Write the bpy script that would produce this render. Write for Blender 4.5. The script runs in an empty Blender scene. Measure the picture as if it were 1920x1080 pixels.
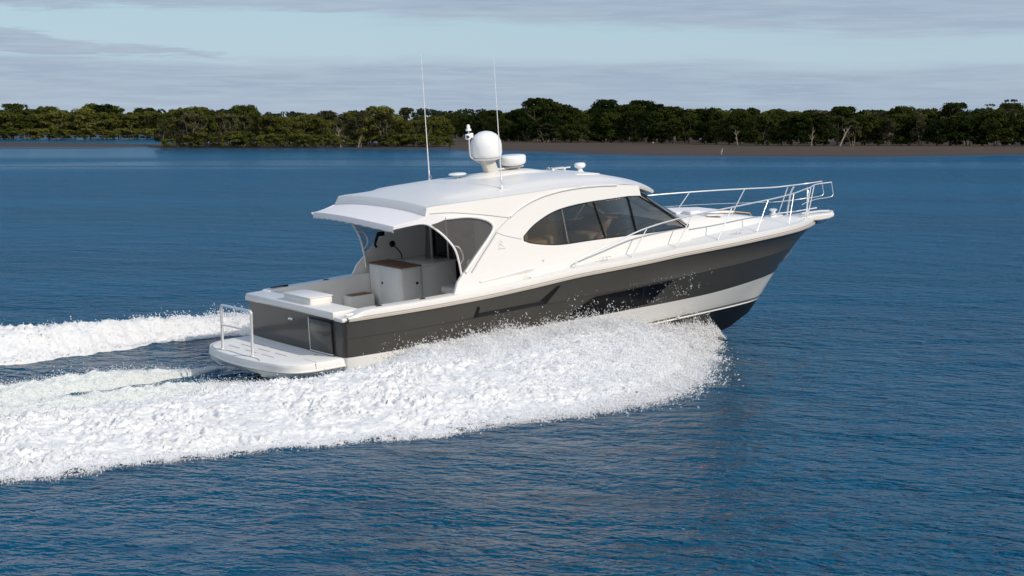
import bpy, bmesh, math, random
import numpy as np
from mathutils import Vector, Matrix
from mathutils.geometry import delaunay_2d_cdt

random.seed(7)
rng = np.random.default_rng(11)
S = bpy.context.scene
COL = S.collection
R = math.radians

# ------------------------------------------------------------------ camera
CAM_H = 5.043
F_PX = 3952.5
cam_d = bpy.data.cameras.new('camera')
cam_d.sensor_width = 36.0
cam_d.lens = F_PX / 1920.0 * 36.0
cam_d.clip_start = 0.5
cam_d.clip_end = 20000
cam = bpy.data.objects.new('camera', cam_d)
COL.objects.link(cam)
cam.location = (0, 0, CAM_H)
cam.rotation_euler = (R(90 - 4.545), 0, 0)
S.camera = cam

# ------------------------------------------------------------------ world, sun, exposure
SUN_AZ = math.atan2(0.77, -0.64)          # from +Y towards +X : behind the camera, to the right
SUN_EL = R(34)
W = bpy.data.worlds.new('World')
S.world = W
W.use_nodes = True


class NT:
    """small helper to build node trees"""
    def __init__(self, tree, clear=True):
        self.t = tree
        if clear:
            tree.nodes.clear()

    def n(self, kind, **kw):
        nd = self.t.nodes.new(kind)
        for k, v in kw.items():
            if k == 'inp':
                for a, b in v.items():
                    if isinstance(b, bpy.types.NodeSocket):
                        self.t.links.new(b, nd.inputs[a])
                    else:
                        nd.inputs[a].default_value = b
            else:
                setattr(nd, k, v)
        return nd

    def math(self, op, a, b=0.0, c=None, clamp=False):
        nd = self.n('ShaderNodeMath', operation=op, use_clamp=clamp)
        for i, v in enumerate((a, b, c)):
            if v is None:
                continue
            if isinstance(v, bpy.types.NodeSocket):
                self.t.links.new(v, nd.inputs[i])
            else:
                nd.inputs[i].default_value = v
        return nd.outputs[0]

    def smooth(self, v, lo, hi):
        nd = self.n('ShaderNodeMapRange', interpolation_type='SMOOTHSTEP')
        self.t.links.new(v, nd.inputs['Value'])
        nd.inputs['From Min'].default_value = lo
        nd.inputs['From Max'].default_value = hi
        return nd.outputs['Result']

    def noise(self, vec, scale, detail=4, rough=0.5, dist=0.0):
        nd = self.n('ShaderNodeTexNoise', inp={'Scale': scale, 'Detail': detail, 'Roughness': rough, 'Distortion': dist})
        if vec is not None:
            self.t.links.new(vec, nd.inputs['Vector'])
        return nd.outputs['Fac']

    def mix(self, fac, a, b):
        nd = self.n('ShaderNodeMix', data_type='RGBA')
        for key, v in ((0, fac), (6, a), (7, b)):
            if isinstance(v, bpy.types.NodeSocket):
                self.t.links.new(v, nd.inputs[key])
            else:
                nd.inputs[key].default_value = v if key == 0 else (*v, 1.0)
        return nd.outputs[2]

    def ramp(self, fac, stops):
        nd = self.n('ShaderNodeValToRGB')
        el = nd.color_ramp.elements
        while len(el) < len(stops):
            el.new(0.5)
        for e, (p, c) in zip(el, stops):
            e.position = p
            e.color = (*c, 1.0) if len(c) == 3 else c
        self.t.links.new(fac, nd.inputs[0])
        return nd.outputs[0]

    def link(self, a, b):
        self.t.links.new(a, b)


def build_world():
    k = NT(W.node_tree)
    out = k.n('ShaderNodeOutputWorld')
    sky = k.n('ShaderNodeTexSky', sky_type='NISHITA', sun_disc=False, sun_elevation=SUN_EL, sun_rotation=SUN_AZ,
              altitude=0.0, air_density=1.0, dust_density=0.3, ozone_density=4.0)
    tc = k.n('ShaderNodeTexCoord')
    sep = k.n('ShaderNodeSeparateXYZ', inp={0: tc.outputs['Generated']})
    x, y, z = sep.outputs
    zz = k.math('MAXIMUM', z, 0.0)
    # azimuth / elevation of the view direction in units of 1000 px of a long lens, only to lay out the cloud sheets in the sky
    az = k.math('ARCTAN2', x, y)
    el = k.math('ARCSINE', zz)
    comb = k.n('ShaderNodeCombineXYZ', inp={0: k.math('MULTIPLY', az, 9.0), 1: k.math('MULTIPLY', el, 95.0), 2: 0.0}).outputs[0]
    n1 = k.noise(comb, 1.0, 7, 0.55, 0.3)
    comb2 = k.n('ShaderNodeCombineXYZ', inp={0: k.math('MULTIPLY', az, 26.0), 1: k.math('MULTIPLY', el, 420.0), 2: 3.0}).outputs[0]
    n2 = k.noise(comb2, 1.0, 6, 0.6, 0.2)
    wob = k.math('ADD', k.math('MULTIPLY', k.math('SUBTRACT', n1, 0.5), 0.020), k.math('MULTIPLY', k.math('SUBTRACT', n2, 0.5), 0.0075))
    elw = k.math('ADD', el, wob)
    # low sheet: everything under about 1.55 deg, its top sloping down to the right
    edge_lo = k.math('ADD', k.math('MULTIPLY', az, -0.011), 0.0262)
    lo = k.math('SUBTRACT', 1.0, k.smooth(k.math('SUBTRACT', elw, edge_lo), -0.0035, 0.0050))
    # high sheet: its lower rim drops to the right
    edge_hi = k.math('ADD', k.math('MULTIPLY', az, -0.034), 0.0445)
    hi = k.smooth(k.math('SUBTRACT', elw, edge_hi), -0.0030, 0.0070)
    hi = k.math('MULTIPLY', hi, k.smooth(az, -0.085, -0.045))
    hi2 = k.math('MULTIPLY', k.smooth(elw, 0.0500, 0.0535), 0.95)
    # tongue from the left
    tl = k.math('ADD', k.math('MULTIPLY', k.math('ABSOLUTE', k.math('SUBTRACT', elw, k.math('ADD', k.math('MULTIPLY', az, -0.055), 0.0238))), 150.0),
                k.smooth(az, -0.26, -0.10))
    tongue = k.math('SUBTRACT', 1.0, k.smooth(tl, 0.75, 1.05))
    cover = k.math('MAXIMUM', k.math('MAXIMUM', lo, hi), k.math('MAXIMUM', hi2, tongue))
    # away from the photographed strip the sky keeps a broken deck of the same cloud
    far = k.n('ShaderNodeMapping', inp={'Vector': tc.outputs['Generated'], 'Scale': (2.2, 2.2, 7.0)}).outputs[0]
    brk = k.smooth(k.noise(far, 1.6, 6, 0.6), 0.47, 0.68)
    up = k.smooth(el, 0.060, 0.10)
    cover = k.math('ADD', k.math('MULTIPLY', cover, k.math('SUBTRACT', 1.0, up)), k.math('MULTIPLY', k.math('MULTIPLY', brk, up), 0.12))
    # thin streaks inside
    thin = k.math('ADD', 0.55, k.math('MULTIPLY', k.smooth(n2, 0.30, 0.70), 0.45))
    cover = k.math('MULTIPLY', cover, thin, clamp=True)
    clear = k.mix(0.8, sky.outputs[0], (3.6, 5.0, 6.1))
    tone = k.mix(k.smooth(n1, 0.3, 0.7), (2.9, 3.6, 4.75), (3.45, 4.1, 5.1))
    tone = k.mix(k.smooth(n2, 0.58, 0.80), tone, (4.0, 4.9, 5.9))
    deepsky = k.mix(0.8, sky.outputs[0], (0.42, 1.95, 4.3))
    skyc = k.mix(k.smooth(el, 0.056, 0.076), clear, deepsky)
    mixc = k.mix(cover, skyc, tone)
    # unseen bright cloud added behind the viewer to fill shaded roof, awning and transom
    cb = k.n('ShaderNodeMapping', inp={'Vector': tc.outputs['Generated'], 'Scale': (3.0, 3.0, 5.0)}).outputs[0]
    bc = k.smooth(k.noise(cb, 1.3, 6, 0.6), 0.32, 0.55)
    bc = k.math('MULTIPLY', k.math('MULTIPLY', bc, k.smooth(k.math('MULTIPLY', y, -1.0), 0.0, 0.35)), k.smooth(el, 0.03, 0.15))
    mixc = k.mix(bc, mixc, (9.6, 9.6, 9.6))
    bg = k.n('ShaderNodeBackground', inp={'Color': mixc, 'Strength': 0.115})
    k.link(bg.outputs[0], out.inputs[0])


build_world()
sun_d = bpy.data.lights.new('sun', 'SUN')
sun_d.energy = 3.1
sun_d.angle = R(0.5)
sun_d.color = (1.0, 0.90, 0.77)
sun = bpy.data.objects.new('sun', sun_d)
COL.objects.link(sun)
to_sun = Vector((math.sin(SUN_AZ) * math.cos(SUN_EL), math.cos(SUN_AZ) * math.cos(SUN_EL), math.sin(SUN_EL)))
sun.rotation_euler = (-to_sun).to_track_quat('-Z', 'Y').to_euler()
sun.location = (20, -20, 40)
S.view_settings.view_transform = 'Standard'
S.view_settings.look = 'None'
S.view_settings.gamma = 1
S.view_settings.exposure = 0.0
S.cycles.max_bounces = 10
S.cycles.transparent_max_bounces = 16
S.cycles.caustics_reflective = False
S.cycles.caustics_refractive = False


# ------------------------------------------------------------------ materials
def new_mat(name):
    m = bpy.data.materials.new(name)
    m.use_nodes = True
    k = NT(m.node_tree)
    out = k.n('ShaderNodeOutputMaterial')
    return m, k, out


def mat(name, col, rough=0.5, metal=0.0, coat=0.0, spec=0.5, crough=0.04, vary=0.05, scale=6.0, bump=0.0, bscale=40.0):
    m, k, out = new_mat(name)
    tc = k.n('ShaderNodeTexCoord').outputs['Object']
    nf = k.noise(tc, scale, 4, 0.55)
    a = tuple(max(0, c * (1 - vary)) for c in col)
    b = tuple(min(1, c * (1 + vary)) for c in col)
    c = k.mix(nf, a, b)
    p = k.n('ShaderNodeBsdfPrincipled', inp={'Base Color': c, 'Roughness': rough, 'Metallic': metal,
                                             'Coat Weight': coat, 'Coat Roughness': crough, 'Specular IOR Level': spec})
    if bump:
        bn = k.n('ShaderNodeBump', inp={'Strength': bump, 'Distance': 0.01, 'Height': k.noise(tc, bscale, 3, 0.6)})
        k.link(bn.outputs[0], p.inputs['Normal'])
    k.link(p.outputs[0], out.inputs[0])
    return m


def glass_mat(name, tint, gloss=1.0, haze=0.0, hazecol=(0.3, 0.3, 0.3)):
    m, k, out = new_mat(name)
    tr = k.n('ShaderNodeBsdfTransparent', inp={'Color': (*tint, 1)})
    gl = k.n('ShaderNodeBsdfGlossy', inp={'Color': (1, 1, 1, 1), 'Roughness': 0.02})
    fr = k.n('ShaderNodeFresnel', inp={'IOR': 1.45})
    base = tr.outputs[0]
    if haze:
        df = k.n('ShaderNodeBsdfDiffuse', inp={'Color': (*hazecol, 1)})
        ms = k.n('ShaderNodeMixShader', inp={0: haze})
        k.link(base, ms.inputs[1]); k.link(df.outputs[0], ms.inputs[2])
        base = ms.outputs[0]
    ms = k.n('ShaderNodeMixShader', inp={0: k.math('MULTIPLY', fr.outputs[0], gloss)})
    k.link(base, ms.inputs[1]); k.link(gl.outputs[0], ms.inputs[2])
    k.link(ms.outputs[0], out.inputs[0])
    return m


M = {}
M['gel'] = mat('white_gelcoat', (0.715, 0.70, 0.675), 0.30, spec=0.30, vary=0.02, scale=1.2)
M['gel_deck'] = mat('white_nonskid', (0.74, 0.73, 0.71), 0.6, spec=0.2, vary=0.03, scale=9, bump=0.25, bscale=160)
M['liner'] = mat('cockpit_liner', (0.70, 0.69, 0.66), 0.4, vary=0.02, scale=3)
M['paint'] = mat('graphite_paint', (0.052, 0.049, 0.044), 0.42, metal=0.0, spec=0.2, coat=0.42, vary=0.10, scale=2.0, crough=0.09)
M['boot'] = mat('grey_boot_stripe', (0.17, 0.165, 0.15), 0.35, vary=0.05)
M['antifoul'] = mat('black_antifouling', (0.012, 0.012, 0.013), 0.45, vary=0.25, scale=4)
M['rub'] = mat('beige_rub_rail', (0.46, 0.42, 0.36), 0.4, vary=0.04)
M['black_gloss'] = mat('black_hull_glass', (0.004, 0.004, 0.005), 0.14, spec=0.25, vary=0.1)
M['black'] = mat('black_rubber', (0.006, 0.006, 0.006), 0.5, spec=0.2, vary=0.1)
M['steel'] = mat('stainless_steel', (0.82, 0.82, 0.81), 0.25, metal=0.5, vary=0.03)
M['tube'] = mat('white_frame_tube', (0.78, 0.77, 0.75), 0.3, coat=0.3, vary=0.02)
M['canvas'] = mat('white_awning_canvas', (0.74, 0.72, 0.74), 0.8, vary=0.03, scale=12, bump=0.3, bscale=30)
M['teak'] = mat('teak', (0.20, 0.105, 0.055), 0.5, vary=0.25, scale=14)
M['dark_door'] = mat('dark_door_glass', (0.012, 0.010, 0.009), 0.08, vary=0.2)
M['wood_dark'] = mat('dark_timber', (0.05, 0.022, 0.012), 0.4, vary=0.25, scale=10)
M['seat'] = mat('cream_vinyl', (0.55, 0.52, 0.48), 0.55, vary=0.04)
M['tan'] = mat('tan_trim', (0.42, 0.27, 0.15), 0.5, vary=0.06)
M['sofa'] = mat('beige_leather', (0.48, 0.40, 0.29), 0.6, vary=0.06)
M['headliner'] = mat('headliner', (0.55, 0.52, 0.46), 0.8, vary=0.03)
M['groove'] = mat('seam_shade_grey', (0.36, 0.36, 0.36), 0.6, vary=0.05)  # grey of seams, slots and trim, also of the painted crease shade
M['radome'] = mat('radome_white', (0.80, 0.80, 0.80), 0.33, coat=0.3, vary=0.01)
M['mast'] = mat('mast_offwhite', (0.56, 0.54, 0.50), 0.4, vary=0.03)
M['lens'] = mat('dark_lens', (0.02, 0.02, 0.022), 0.1)
M['glass'] = glass_mat('tinted_cabin_glass', (0.70, 0.67, 0.615), 0.6, 0.07, (0.26, 0.235, 0.195))
M['clear'] = glass_mat('clear_vinyl_curtain', (0.86, 0.85, 0.84), 0.5, 0.11, (0.38, 0.355, 0.335))


# ------------------------------------------------------------------ mesh helpers
def pchip(xs, ys):
    xs = np.asarray(xs, float); ys = np.asarray(ys, float)
    h = np.diff(xs); d = np.diff(ys) / h
    m = np.zeros(len(xs))
    for i in range(1, len(xs) - 1):
        if d[i - 1] * d[i] > 0:
            w1 = 2 * h[i] + h[i - 1]; w2 = h[i] + 2 * h[i - 1]
            m[i] = (w1 + w2) / (w1 / d[i - 1] + w2 / d[i])
    m[0], m[-1] = d[0], d[-1]

    def f(x):
        x = np.clip(np.asarray(x, float), xs[0], xs[-1])
        i = np.clip(np.searchsorted(xs, x, side='right') - 1, 0, len(xs) - 2)
        t = (x - xs[i]) / h[i]
        r = ((1 + 2 * t) * (1 - t) ** 2 * ys[i] + t * (1 - t) ** 2 * h[i] * m[i]
             + t * t * (3 - 2 * t) * ys[i + 1] + t * t * (t - 1) * h[i] * m[i + 1])
        return r if r.shape else float(r)
    return f


def link(name, me, parent=None, mats=(), smooth=35):
    for m in mats:
        me.materials.append(m)
    if smooth:
        me.polygons.foreach_set('use_smooth', np.ones(len(me.polygons), bool))
        if smooth < 180:
            me.set_sharp_from_angle(angle=R(smooth))
    o = bpy.data.objects.new(name, me)
    COL.objects.link(o)
    if parent is not None:
        o.parent = parent
    return o


def pydata(name, v, f, parent=None, mats=(), smooth=35, midx=None, recalc=False):
    me = bpy.data.meshes.new(name)
    me.from_pydata([tuple(map(float, p)) for p in v], [], [tuple(int(i) for i in q) for q in f])
    if midx is not None:
        me.polygons.foreach_set('material_index', np.asarray(midx, np.int32))
    if recalc:
        bm = bmesh.new(); bm.from_mesh(me)
        bmesh.ops.remove_doubles(bm, verts=bm.verts, dist=1e-5)
        bmesh.ops.recalc_face_normals(bm, faces=bm.faces)
        bm.to_mesh(me); bm.free()
    me.update()
    return link(name, me, parent, mats, smooth)


def np_mesh(name, V, Fq):
    """fast mesh from numpy arrays, all faces with the same corner count"""
    me = bpy.data.meshes.new(name)
    n = Fq.shape[1]
    me.vertices.add(len(V)); me.vertices.foreach_set('co', V.astype(np.float32).ravel())
    me.loops.add(Fq.size); me.loops.foreach_set('vertex_index', Fq.astype(np.int32).ravel())
    me.polygons.add(len(Fq))
    me.polygons.foreach_set('loop_start', np.arange(0, Fq.size, n, dtype=np.int32))
    me.update(calc_edges=True)
    me.validate()
    return me


class Shape:
    """collects verts and faces of several primitives into one mesh"""
    def __init__(self):
        self.v = []; self.f = []; self.m = []

    def add(self, v, f, m=0):
        o = len(self.v)
        self.v += [tuple(p) for p in v]
        self.f += [tuple(i + o for i in q) for q in f]
        self.m += [m] * len(f)
        return self

    def grid(self, rows, m=0, close=False):
        """rows: list of equally long point lists"""
        n = len(rows[0]); o = len(self.v)
        for r in rows:
            self.v += [tuple(p) for p in r]
        for i in range(len(rows) - 1):
            for j in range(n if close else n - 1):
                k = (j + 1) % n
                self.f.append((o + i * n + j, o + i * n + k, o + (i + 1) * n + k, o + (i + 1) * n + j))
                self.m.append(m)
        return self

    def rbox(self, c, s, r=0.02, rot=0.0, m=0, seg=2, tilt=0.0):
        bm = bmesh.new()
        bmesh.ops.create_cube(bm, size=1.0)
        bmesh.ops.scale(bm, vec=s, verts=bm.verts)
        if r > 0:
            bmesh.ops.bevel(bm, geom=list(bm.edges), offset=min(r, min(s) * 0.49), segments=seg, affect='EDGES', profile=0.5)
        mt = Matrix.Translation(c) @ Matrix.Rotation(rot, 4, 'Z') @ Matrix.Rotation(tilt, 4, 'Y')
        bm.transform(mt)
        bm.verts.index_update()
        self.add([v.co[:] for v in bm.verts], [[v.index for v in f.verts] for f in bm.faces], m)
        bm.free()
        return self

    def tube(self, pts, r, seg=8, smooth=0, m=0, cap=True, r2=None):
        P = [Vector(p) for p in pts]
        if smooth:
            P = catmull(P, smooth)
        n = len(P)
        t0 = (P[1] - P[0]).normalized()
        up = Vector((0, 0, 1)) if abs(t0.z) < 0.9 else Vector((1, 0, 0))
        u = t0.cross(up).normalized()
        rings = []
        for i in range(n):
            a = P[max(i - 1, 0)]; b = P[min(i + 1, n - 1)]
            t = (b - a).normalized()
            u = (u - t * u.dot(t)).normalized()
            w = t.cross(u)
            rr = r if r2 is None else r + (r2 - r) * i / (n - 1)
            rings.append([P[i] + (u * math.cos(2 * math.pi * k / seg) + w * math.sin(2 * math.pi * k / seg)) * rr for k in range(seg)])
        o = len(self.v)
        self.grid(rings, m, close=True)
        if cap:
            self.f.append(tuple(o + k for k in range(seg))); self.m.append(m)
            self.f.append(tuple(o + (n - 1) * seg + k for k in reversed(range(seg)))); self.m.append(m)
        return self

    def lathe(self, prof, c=(0, 0, 0), seg=28, m=0, mt=None):
        """prof: list of (radius, z)"""
        mt = mt or Matrix.Translation(c)
        rings = [[mt @ Vector((r * math.cos(2 * math.pi * k / seg), r * math.sin(2 * math.pi * k / seg), z)) for k in range(seg)]
                 for r, z in [(max(r, 1e-4), z) for r, z in prof]]
        return self.grid(rings, m, close=True)

    def out(self, name, mats, parent=None, smooth=35, recalc=True):
        mats = mats if isinstance(mats, (list, tuple)) else [mats]
        return pydata(name, self.v, self.f, parent, mats, smooth, self.m, recalc)


def catmull(P, n):
    out = []
    for i in range(len(P) - 1):
        a = P[i - 1] if i > 0 else P[i] * 2 - P[i + 1]
        b, c = P[i], P[i + 1]
        d = P[i + 2] if i + 2 < len(P) else P[i + 1] * 2 - P[i]
        for j in range(n):
            t = j / n
            out.append(0.5 * ((2 * b) + (c - a) * t + (2 * a - 5 * b + 4 * c - d) * t * t + (3 * b - a - 3 * c + d) * t ** 3))
    out.append(P[-1].copy())
    return out


def smooth_poly(pts, n=6, closed=True):
    """2d catmull-rom"""
    P = [Vector((p[0], p[1], 0)) for p in pts]
    if not closed:
        return [(p.x, p.y) for p in catmull(P, n)]
    Q = catmull([P[-1]] + P + [P[0], P[1]], n)
    Q = Q[n:-n]
    return [(p.x, p.y) for p in Q[:-1]]


def densify(poly, step):
    out = []
    for i, a in enumerate(poly):
        b = poly[(i + 1) % len(poly)]
        L = math.hypot(b[0] - a[0], b[1] - a[1])
        k = max(1, int(math.ceil(L / step)))
        for j in range(k):
            out.append((a[0] + (b[0] - a[0]) * j / k, a[1] + (b[1] - a[1]) * j / k))
    return out


def inside(poly, x, y):
    c = False
    j = len(poly) - 1
    for i in range(len(poly)):
        xi, yi = poly[i]; xj, yj = poly[j]
        if (yi > y) != (yj > y) and x < (xj - xi) * (y - yi) / (yj - yi) + xi:
            c = not c
        j = i
    return c


def cdt(outline, holes, step):
    loops = [densify(outline, step)] + [densify(h, step) for h in holes]
    pts, edges = [], []
    for L in loops:
        o = len(pts)
        pts += L
        edges += [(o + i, o + (i + 1) % len(L)) for i in range(len(L))]
    nb = len(pts)
    B = np.array(pts)
    xs = np.arange(B[:, 0].min() + step / 2, B[:, 0].max(), step)
    zs = np.arange(B[:, 1].min() + step / 2, B[:, 1].max(), step)
    for x in xs:
        for z in zs:
            if inside(loops[0], x, z) and not any(inside(h, x, z) for h in loops[1:]):
                if np.min((B[:, 0] - x) ** 2 + (B[:, 1] - z) ** 2) > (0.45 * step) ** 2:
                    pts.append((x, z))
    v, e, f, *_ = delaunay_2d_cdt([Vector(p) for p in pts], edges, [], 0, 1e-6)
    keep = []
    for t in f:
        cx = sum(v[i].x for i in t) / 3; cz = sum(v[i].y for i in t) / 3
        if inside(loops[0], cx, cz) and not any(inside(h, cx, cz) for h in loops[1:]):
            keep.append(tuple(t))
    return [(p.x, p.y) for p in v], keep


def panel(shape, outline, surf, thick, holes=(), step=0.12, lift=0.0, side=-1, m=0):
    """curved sheet over the side surface y = surf(x, z) (half width), with real thickness; side -1 starboard, 1 port"""
    P, T = cdt(outline, holes, step)
    ov = [(x, side * (surf(x, z) + lift), z) for x, z in P]
    iv = [(x, side * (surf(x, z) + lift - thick), z) for x, z in P]
    n = len(P)
    cnt = {}
    for t in T:
        for a, b in ((t[0], t[1]), (t[1], t[2]), (t[2], t[0])):
            cnt[(a, b)] = cnt.get((a, b), 0) + 1
    faces = [t for t in T] + [(t[0] + n, t[2] + n, t[1] + n) for t in T]
    for (a, b) in cnt:
        if (b, a) not in cnt:
            faces.append((b, a, a + n, b + n))
    shape.add(ov + iv, faces, m)
    return shape


def tag(o, label, cat, group=None, kind=None):
    o['label'] = label; o['category'] = cat
    if group:
        o['group'] = group
    if kind:
        o['kind'] = kind
    return o


def empty(name, loc=(0, 0, 0)):
    o = bpy.data.objects.new(name, None)
    o.empty_display_size = 0.5
    o.location = loc
    COL.objects.link(o)
    return o


# ------------------------------------------------------------------ noise in numpy
def hash2(ix, iy, seed):
    h = (ix.astype(np.int64) * 374761393 + iy.astype(np.int64) * 668265263 + seed * 1442695041) & 0x7fffffff
    h = ((h ^ (h >> 13)) * 1274126177) & 0x7fffffff
    return ((h ^ (h >> 16)) & 0xffff) / 65535.0


def vnoise(x, y, seed=0):
    ix = np.floor(x); iy = np.floor(y)
    fx = x - ix; fy = y - iy
    ang = lambda a, b: hash2(a, b, seed) * 6.2831853
    def g(a, b, dx, dy):
        t = ang(a, b)
        return np.cos(t) * dx + np.sin(t) * dy
    ux = fx * fx * fx * (fx * (fx * 6 - 15) + 10); uy = fy * fy * fy * (fy * (fy * 6 - 15) + 10)
    n00 = g(ix, iy, fx, fy); n10 = g(ix + 1, iy, fx - 1, fy)
    n01 = g(ix, iy + 1, fx, fy - 1); n11 = g(ix + 1, iy + 1, fx - 1, fy - 1)
    return ((n00 * (1 - ux) + n10 * ux) * (1 - uy) + (n01 * (1 - ux) + n11 * ux) * uy) * 1.5


def fbm(x, y, octv=4, seed=0, gain=0.5):
    s = 0; a = 1; t = 0
    for i in range(octv):
        s = s + a * vnoise(x, y, seed + i * 17); t += a
        x = x * 2.03 + 11.3; y = y * 2.03 + 5.7; a *= gain
    return s / t


def billow(x, y, octv=4, seed=0, gain=0.5):
    s = 0; a = 1; t = 0
    for i in range(octv):
        s = s + a * np.abs(vnoise(x, y, seed + i * 29)); t += a
        x = x * 2.07 + 3.1; y = y * 2.07 + 7.9; a *= gain
    return s / t


# ------------------------------------------------------------------ frame of the yacht
BO = np.array([-4.261, 42.924, -0.25])
HEAD, TRIM, ROLL = R(33.7), R(5.3), R(1.91)
CH, SH = math.cos(HEAD), math.sin(HEAD)


def pq(p, q):
    """water-level point p metres along the heading from the transom and q metres to port"""
    return BO[0] + p * CH - q * SH, BO[1] + p * SH + q * CH


def at(px, d):
    """ground position seen in compass direction px at distance d ahead of the camera"""
    return (px - 960.0) / F_PX * d, d


# wake geometry shared by the water and the foam : crest line offset from the centreline and its height
WP = [-26, -18, -13, -9, -4, -0.9, 1, 2.9, 5.3, 7, 8.7, 10.0, 10.8]
crest_q = pchip(WP, [8.6, 7.6, 7.0, 6.3, 5.5, 4.6, 3.9, 3.5, 3.3, 2.8, 2.0, 1.2, 0.7])
crest_z = pchip(WP, [0.20, 0.28, 0.32, 0.36, 0.44, 0.50, 0.53, 0.66, 0.80, 0.58, 0.36, 0.27, 0.18])
outer_q = pchip([-26, -14, -10, -6.5, -3, -0.5, 1, 3.4, 5, 7, 9, 10.4, 11.0], [11.4, 10.4, 9.95, 9.5, 9.6, 9.1, 8.8, 7.7, 6.2, 4.0, 1.9, 0.7, 0.4])
inner_q = pchip([-26, -13, -8, -3, -1, 0, 0.6, 5, 7, 9, 10.4, 11], [6.9, 5.8, 5.1, 4.1, 3.3, 2.4, 1.9, 1.9, 1.6, 0.8, 0.2, 0.0])


port_inner = pchip([-26, -13, -8, -5, -4, -1.8, 0, 1.5, 3, 5, 7, 9, 10.4, 11], [6.0, 4.6, 4.2, 4.3, 4.6, 5.7, 6.4, 6.5, 5.2, 3.2, 1.7, 0.8, 0.2, 0.0])


def port_crest(p):
    return np.maximum(crest_q(p), port_inner(p) + 0.55 + 0.06 * np.clip(1 - p, 0, 12))


def water_height(p, q):
    a = np.abs(q)
    fade = np.clip((p + 40) / 14, 0, 1) * np.clip((11.5 - p) / 2.0, 0, 1)
    zc = crest_z(p); qc = np.where(q > 0, port_crest(p), crest_q(p)); qo = np.where(q > 0, np.maximum(outer_q(p), port_crest(p) + 2.2), outer_q(p)); qi = np.where(q > 0, port_inner(p), inner_q(p))
    rise = np.clip((a - qi) / np.maximum(qc - qi, 0.2), 0, 1)
    fall = np.clip((qo - a) / np.maximum(qo - qc, 0.2), 0, 1)
    hump = (zc - 0.02) * np.minimum(rise * rise * (3 - 2 * rise), fall * fall * (3 - 2 * fall)) * 0.75
    trough = -0.22 * np.exp(-((a / np.maximum(qi, 1.0)) ** 4)) * np.clip((1.5 - p) / 3, 0, 1) * np.clip((p + 24) / 14, 0, 1)
    return (hump + trough) * fade


# ------------------------------------------------------------------ water
def water_mat():
    m, k, out = new_mat('sea_water')
    tc = k.n('ShaderNodeTexCoord').outputs['Object']
    big = k.noise(k.n('ShaderNodeMapping', inp={'Vector': tc, 'Rotation': (0, 0, R(6)), 'Scale': (0.010, 0.035, 1.0)}).outputs[0], 1.0, 4, 0.55)
    # gusts and slicks: the ripples are weaker in some long streaks
    gust = k.math('ADD', 0.50, k.math('MULTIPLY', k.smooth(big, 0.30, 0.62), 0.70))
    sep = k.n('ShaderNodeSeparateXYZ', inp={0: tc})
    # calm slicks in the lee of the shore, drawn out along it
    strk = k.noise(k.n('ShaderNodeMapping', inp={'Vector': tc, 'Rotation': (0, 0, R(4)), 'Scale': (0.0055, 0.028, 1.0)}).outputs[0], 1.0, 5, 0.55, 0.3)
    slick = k.math('MULTIPLY', k.smooth(strk, 0.47, 0.58), k.math('MULTIPLY', k.smooth(sep.outputs[1], 195, 240), 1.0))
    slick = k.math('MAXIMUM', slick, k.math('MULTIPLY', k.smooth(k.math('ADD', sep.outputs[1], k.math('MULTIPLY', strk, 90.0)), 300, 345), 0.85))
    lee = k.math('SUBTRACT', 1.0, k.math('MULTIPLY', slick, 0.62))
    wind = k.smooth(sep.outputs[1], 30, 70)
    wrough = k.math('SUBTRACT', k.math('ADD', 0.20, k.math('MULTIPLY', wind, 0.07)), k.math('MULTIPLY', slick, 0.13))
    amp = k.math('MULTIPLY', gust, k.math('MULTIPLY', lee, k.math('ADD', 1.40, k.math('MULTIPLY', wind, 0.55))))
    EPS = 0.015

    def height(vec):
        w1 = k.noise(vec, 0.62, 2, 0.5, 0.3)
        w2 = k.noise(vec, 2.4, 2, 0.5, 0.4)
        w3 = k.noise(vec, 7.0, 2, 0.55, 0.4)
        return k.math('ADD', k.math('MULTIPLY', w1, 0.36), k.math('ADD', k.math('MULTIPLY', w2, 0.25), k.math('MULTIPLY', w3, 0.125)))

    def shifted(dx, dy):
        v = k.n('ShaderNodeVectorMath', operation='ADD', inp={0: tc, 1: (dx, dy, 0)}).outputs[0]
        v = k.n('ShaderNodeMapping', inp={'Vector': v, 'Rotation': (0, 0, R(32))}).outputs[0]
        return k.n('ShaderNodeMapping', inp={'Vector': v, 'Scale': (0.80, 1.0, 1.0)}).outputs[0]
    def height_all(vec):
        return k.math('ADD', height(vec), k.math('MULTIPLY', k.noise(vec, 0.27, 2, 0.5, 0.3), 0.62))
    height_ = height_all
    h0, hx, hy = height_(shifted(0, 0)), height_(shifted(EPS, 0)), height_(shifted(0, EPS))
    sx = k.math('MULTIPLY', k.math('DIVIDE', k.math('SUBTRACT', h0, hx), EPS), amp)
    sy = k.math('MULTIPLY', k.math('DIVIDE', k.math('SUBTRACT', h0, hy), EPS), amp)
    slope = k.n('ShaderNodeCombineXYZ', inp={0: sx, 1: sy, 2: 0.0}).outputs[0]
    geo = k.n('ShaderNodeNewGeometry').outputs['Normal']
    bn = k.n('ShaderNodeVectorMath', operation='NORMALIZE',
             inp={0: k.n('ShaderNodeVectorMath', operation='ADD', inp={0: geo, 1: slope}).outputs[0]})
    deep = k.mix(k.noise(tc, 0.06, 3), (0.0005, 0.052, 0.104), (0.0008, 0.060, 0.120))
    p = k.n('ShaderNodeBsdfPrincipled', inp={'Base Color': deep, 'Roughness': wrough, 'IOR': 1.333,
                                             'Specular IOR Level': 0.34, 'Normal': bn.outputs[0]})
    k.link(p.outputs[0], out.inputs[0])
    return m


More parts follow.
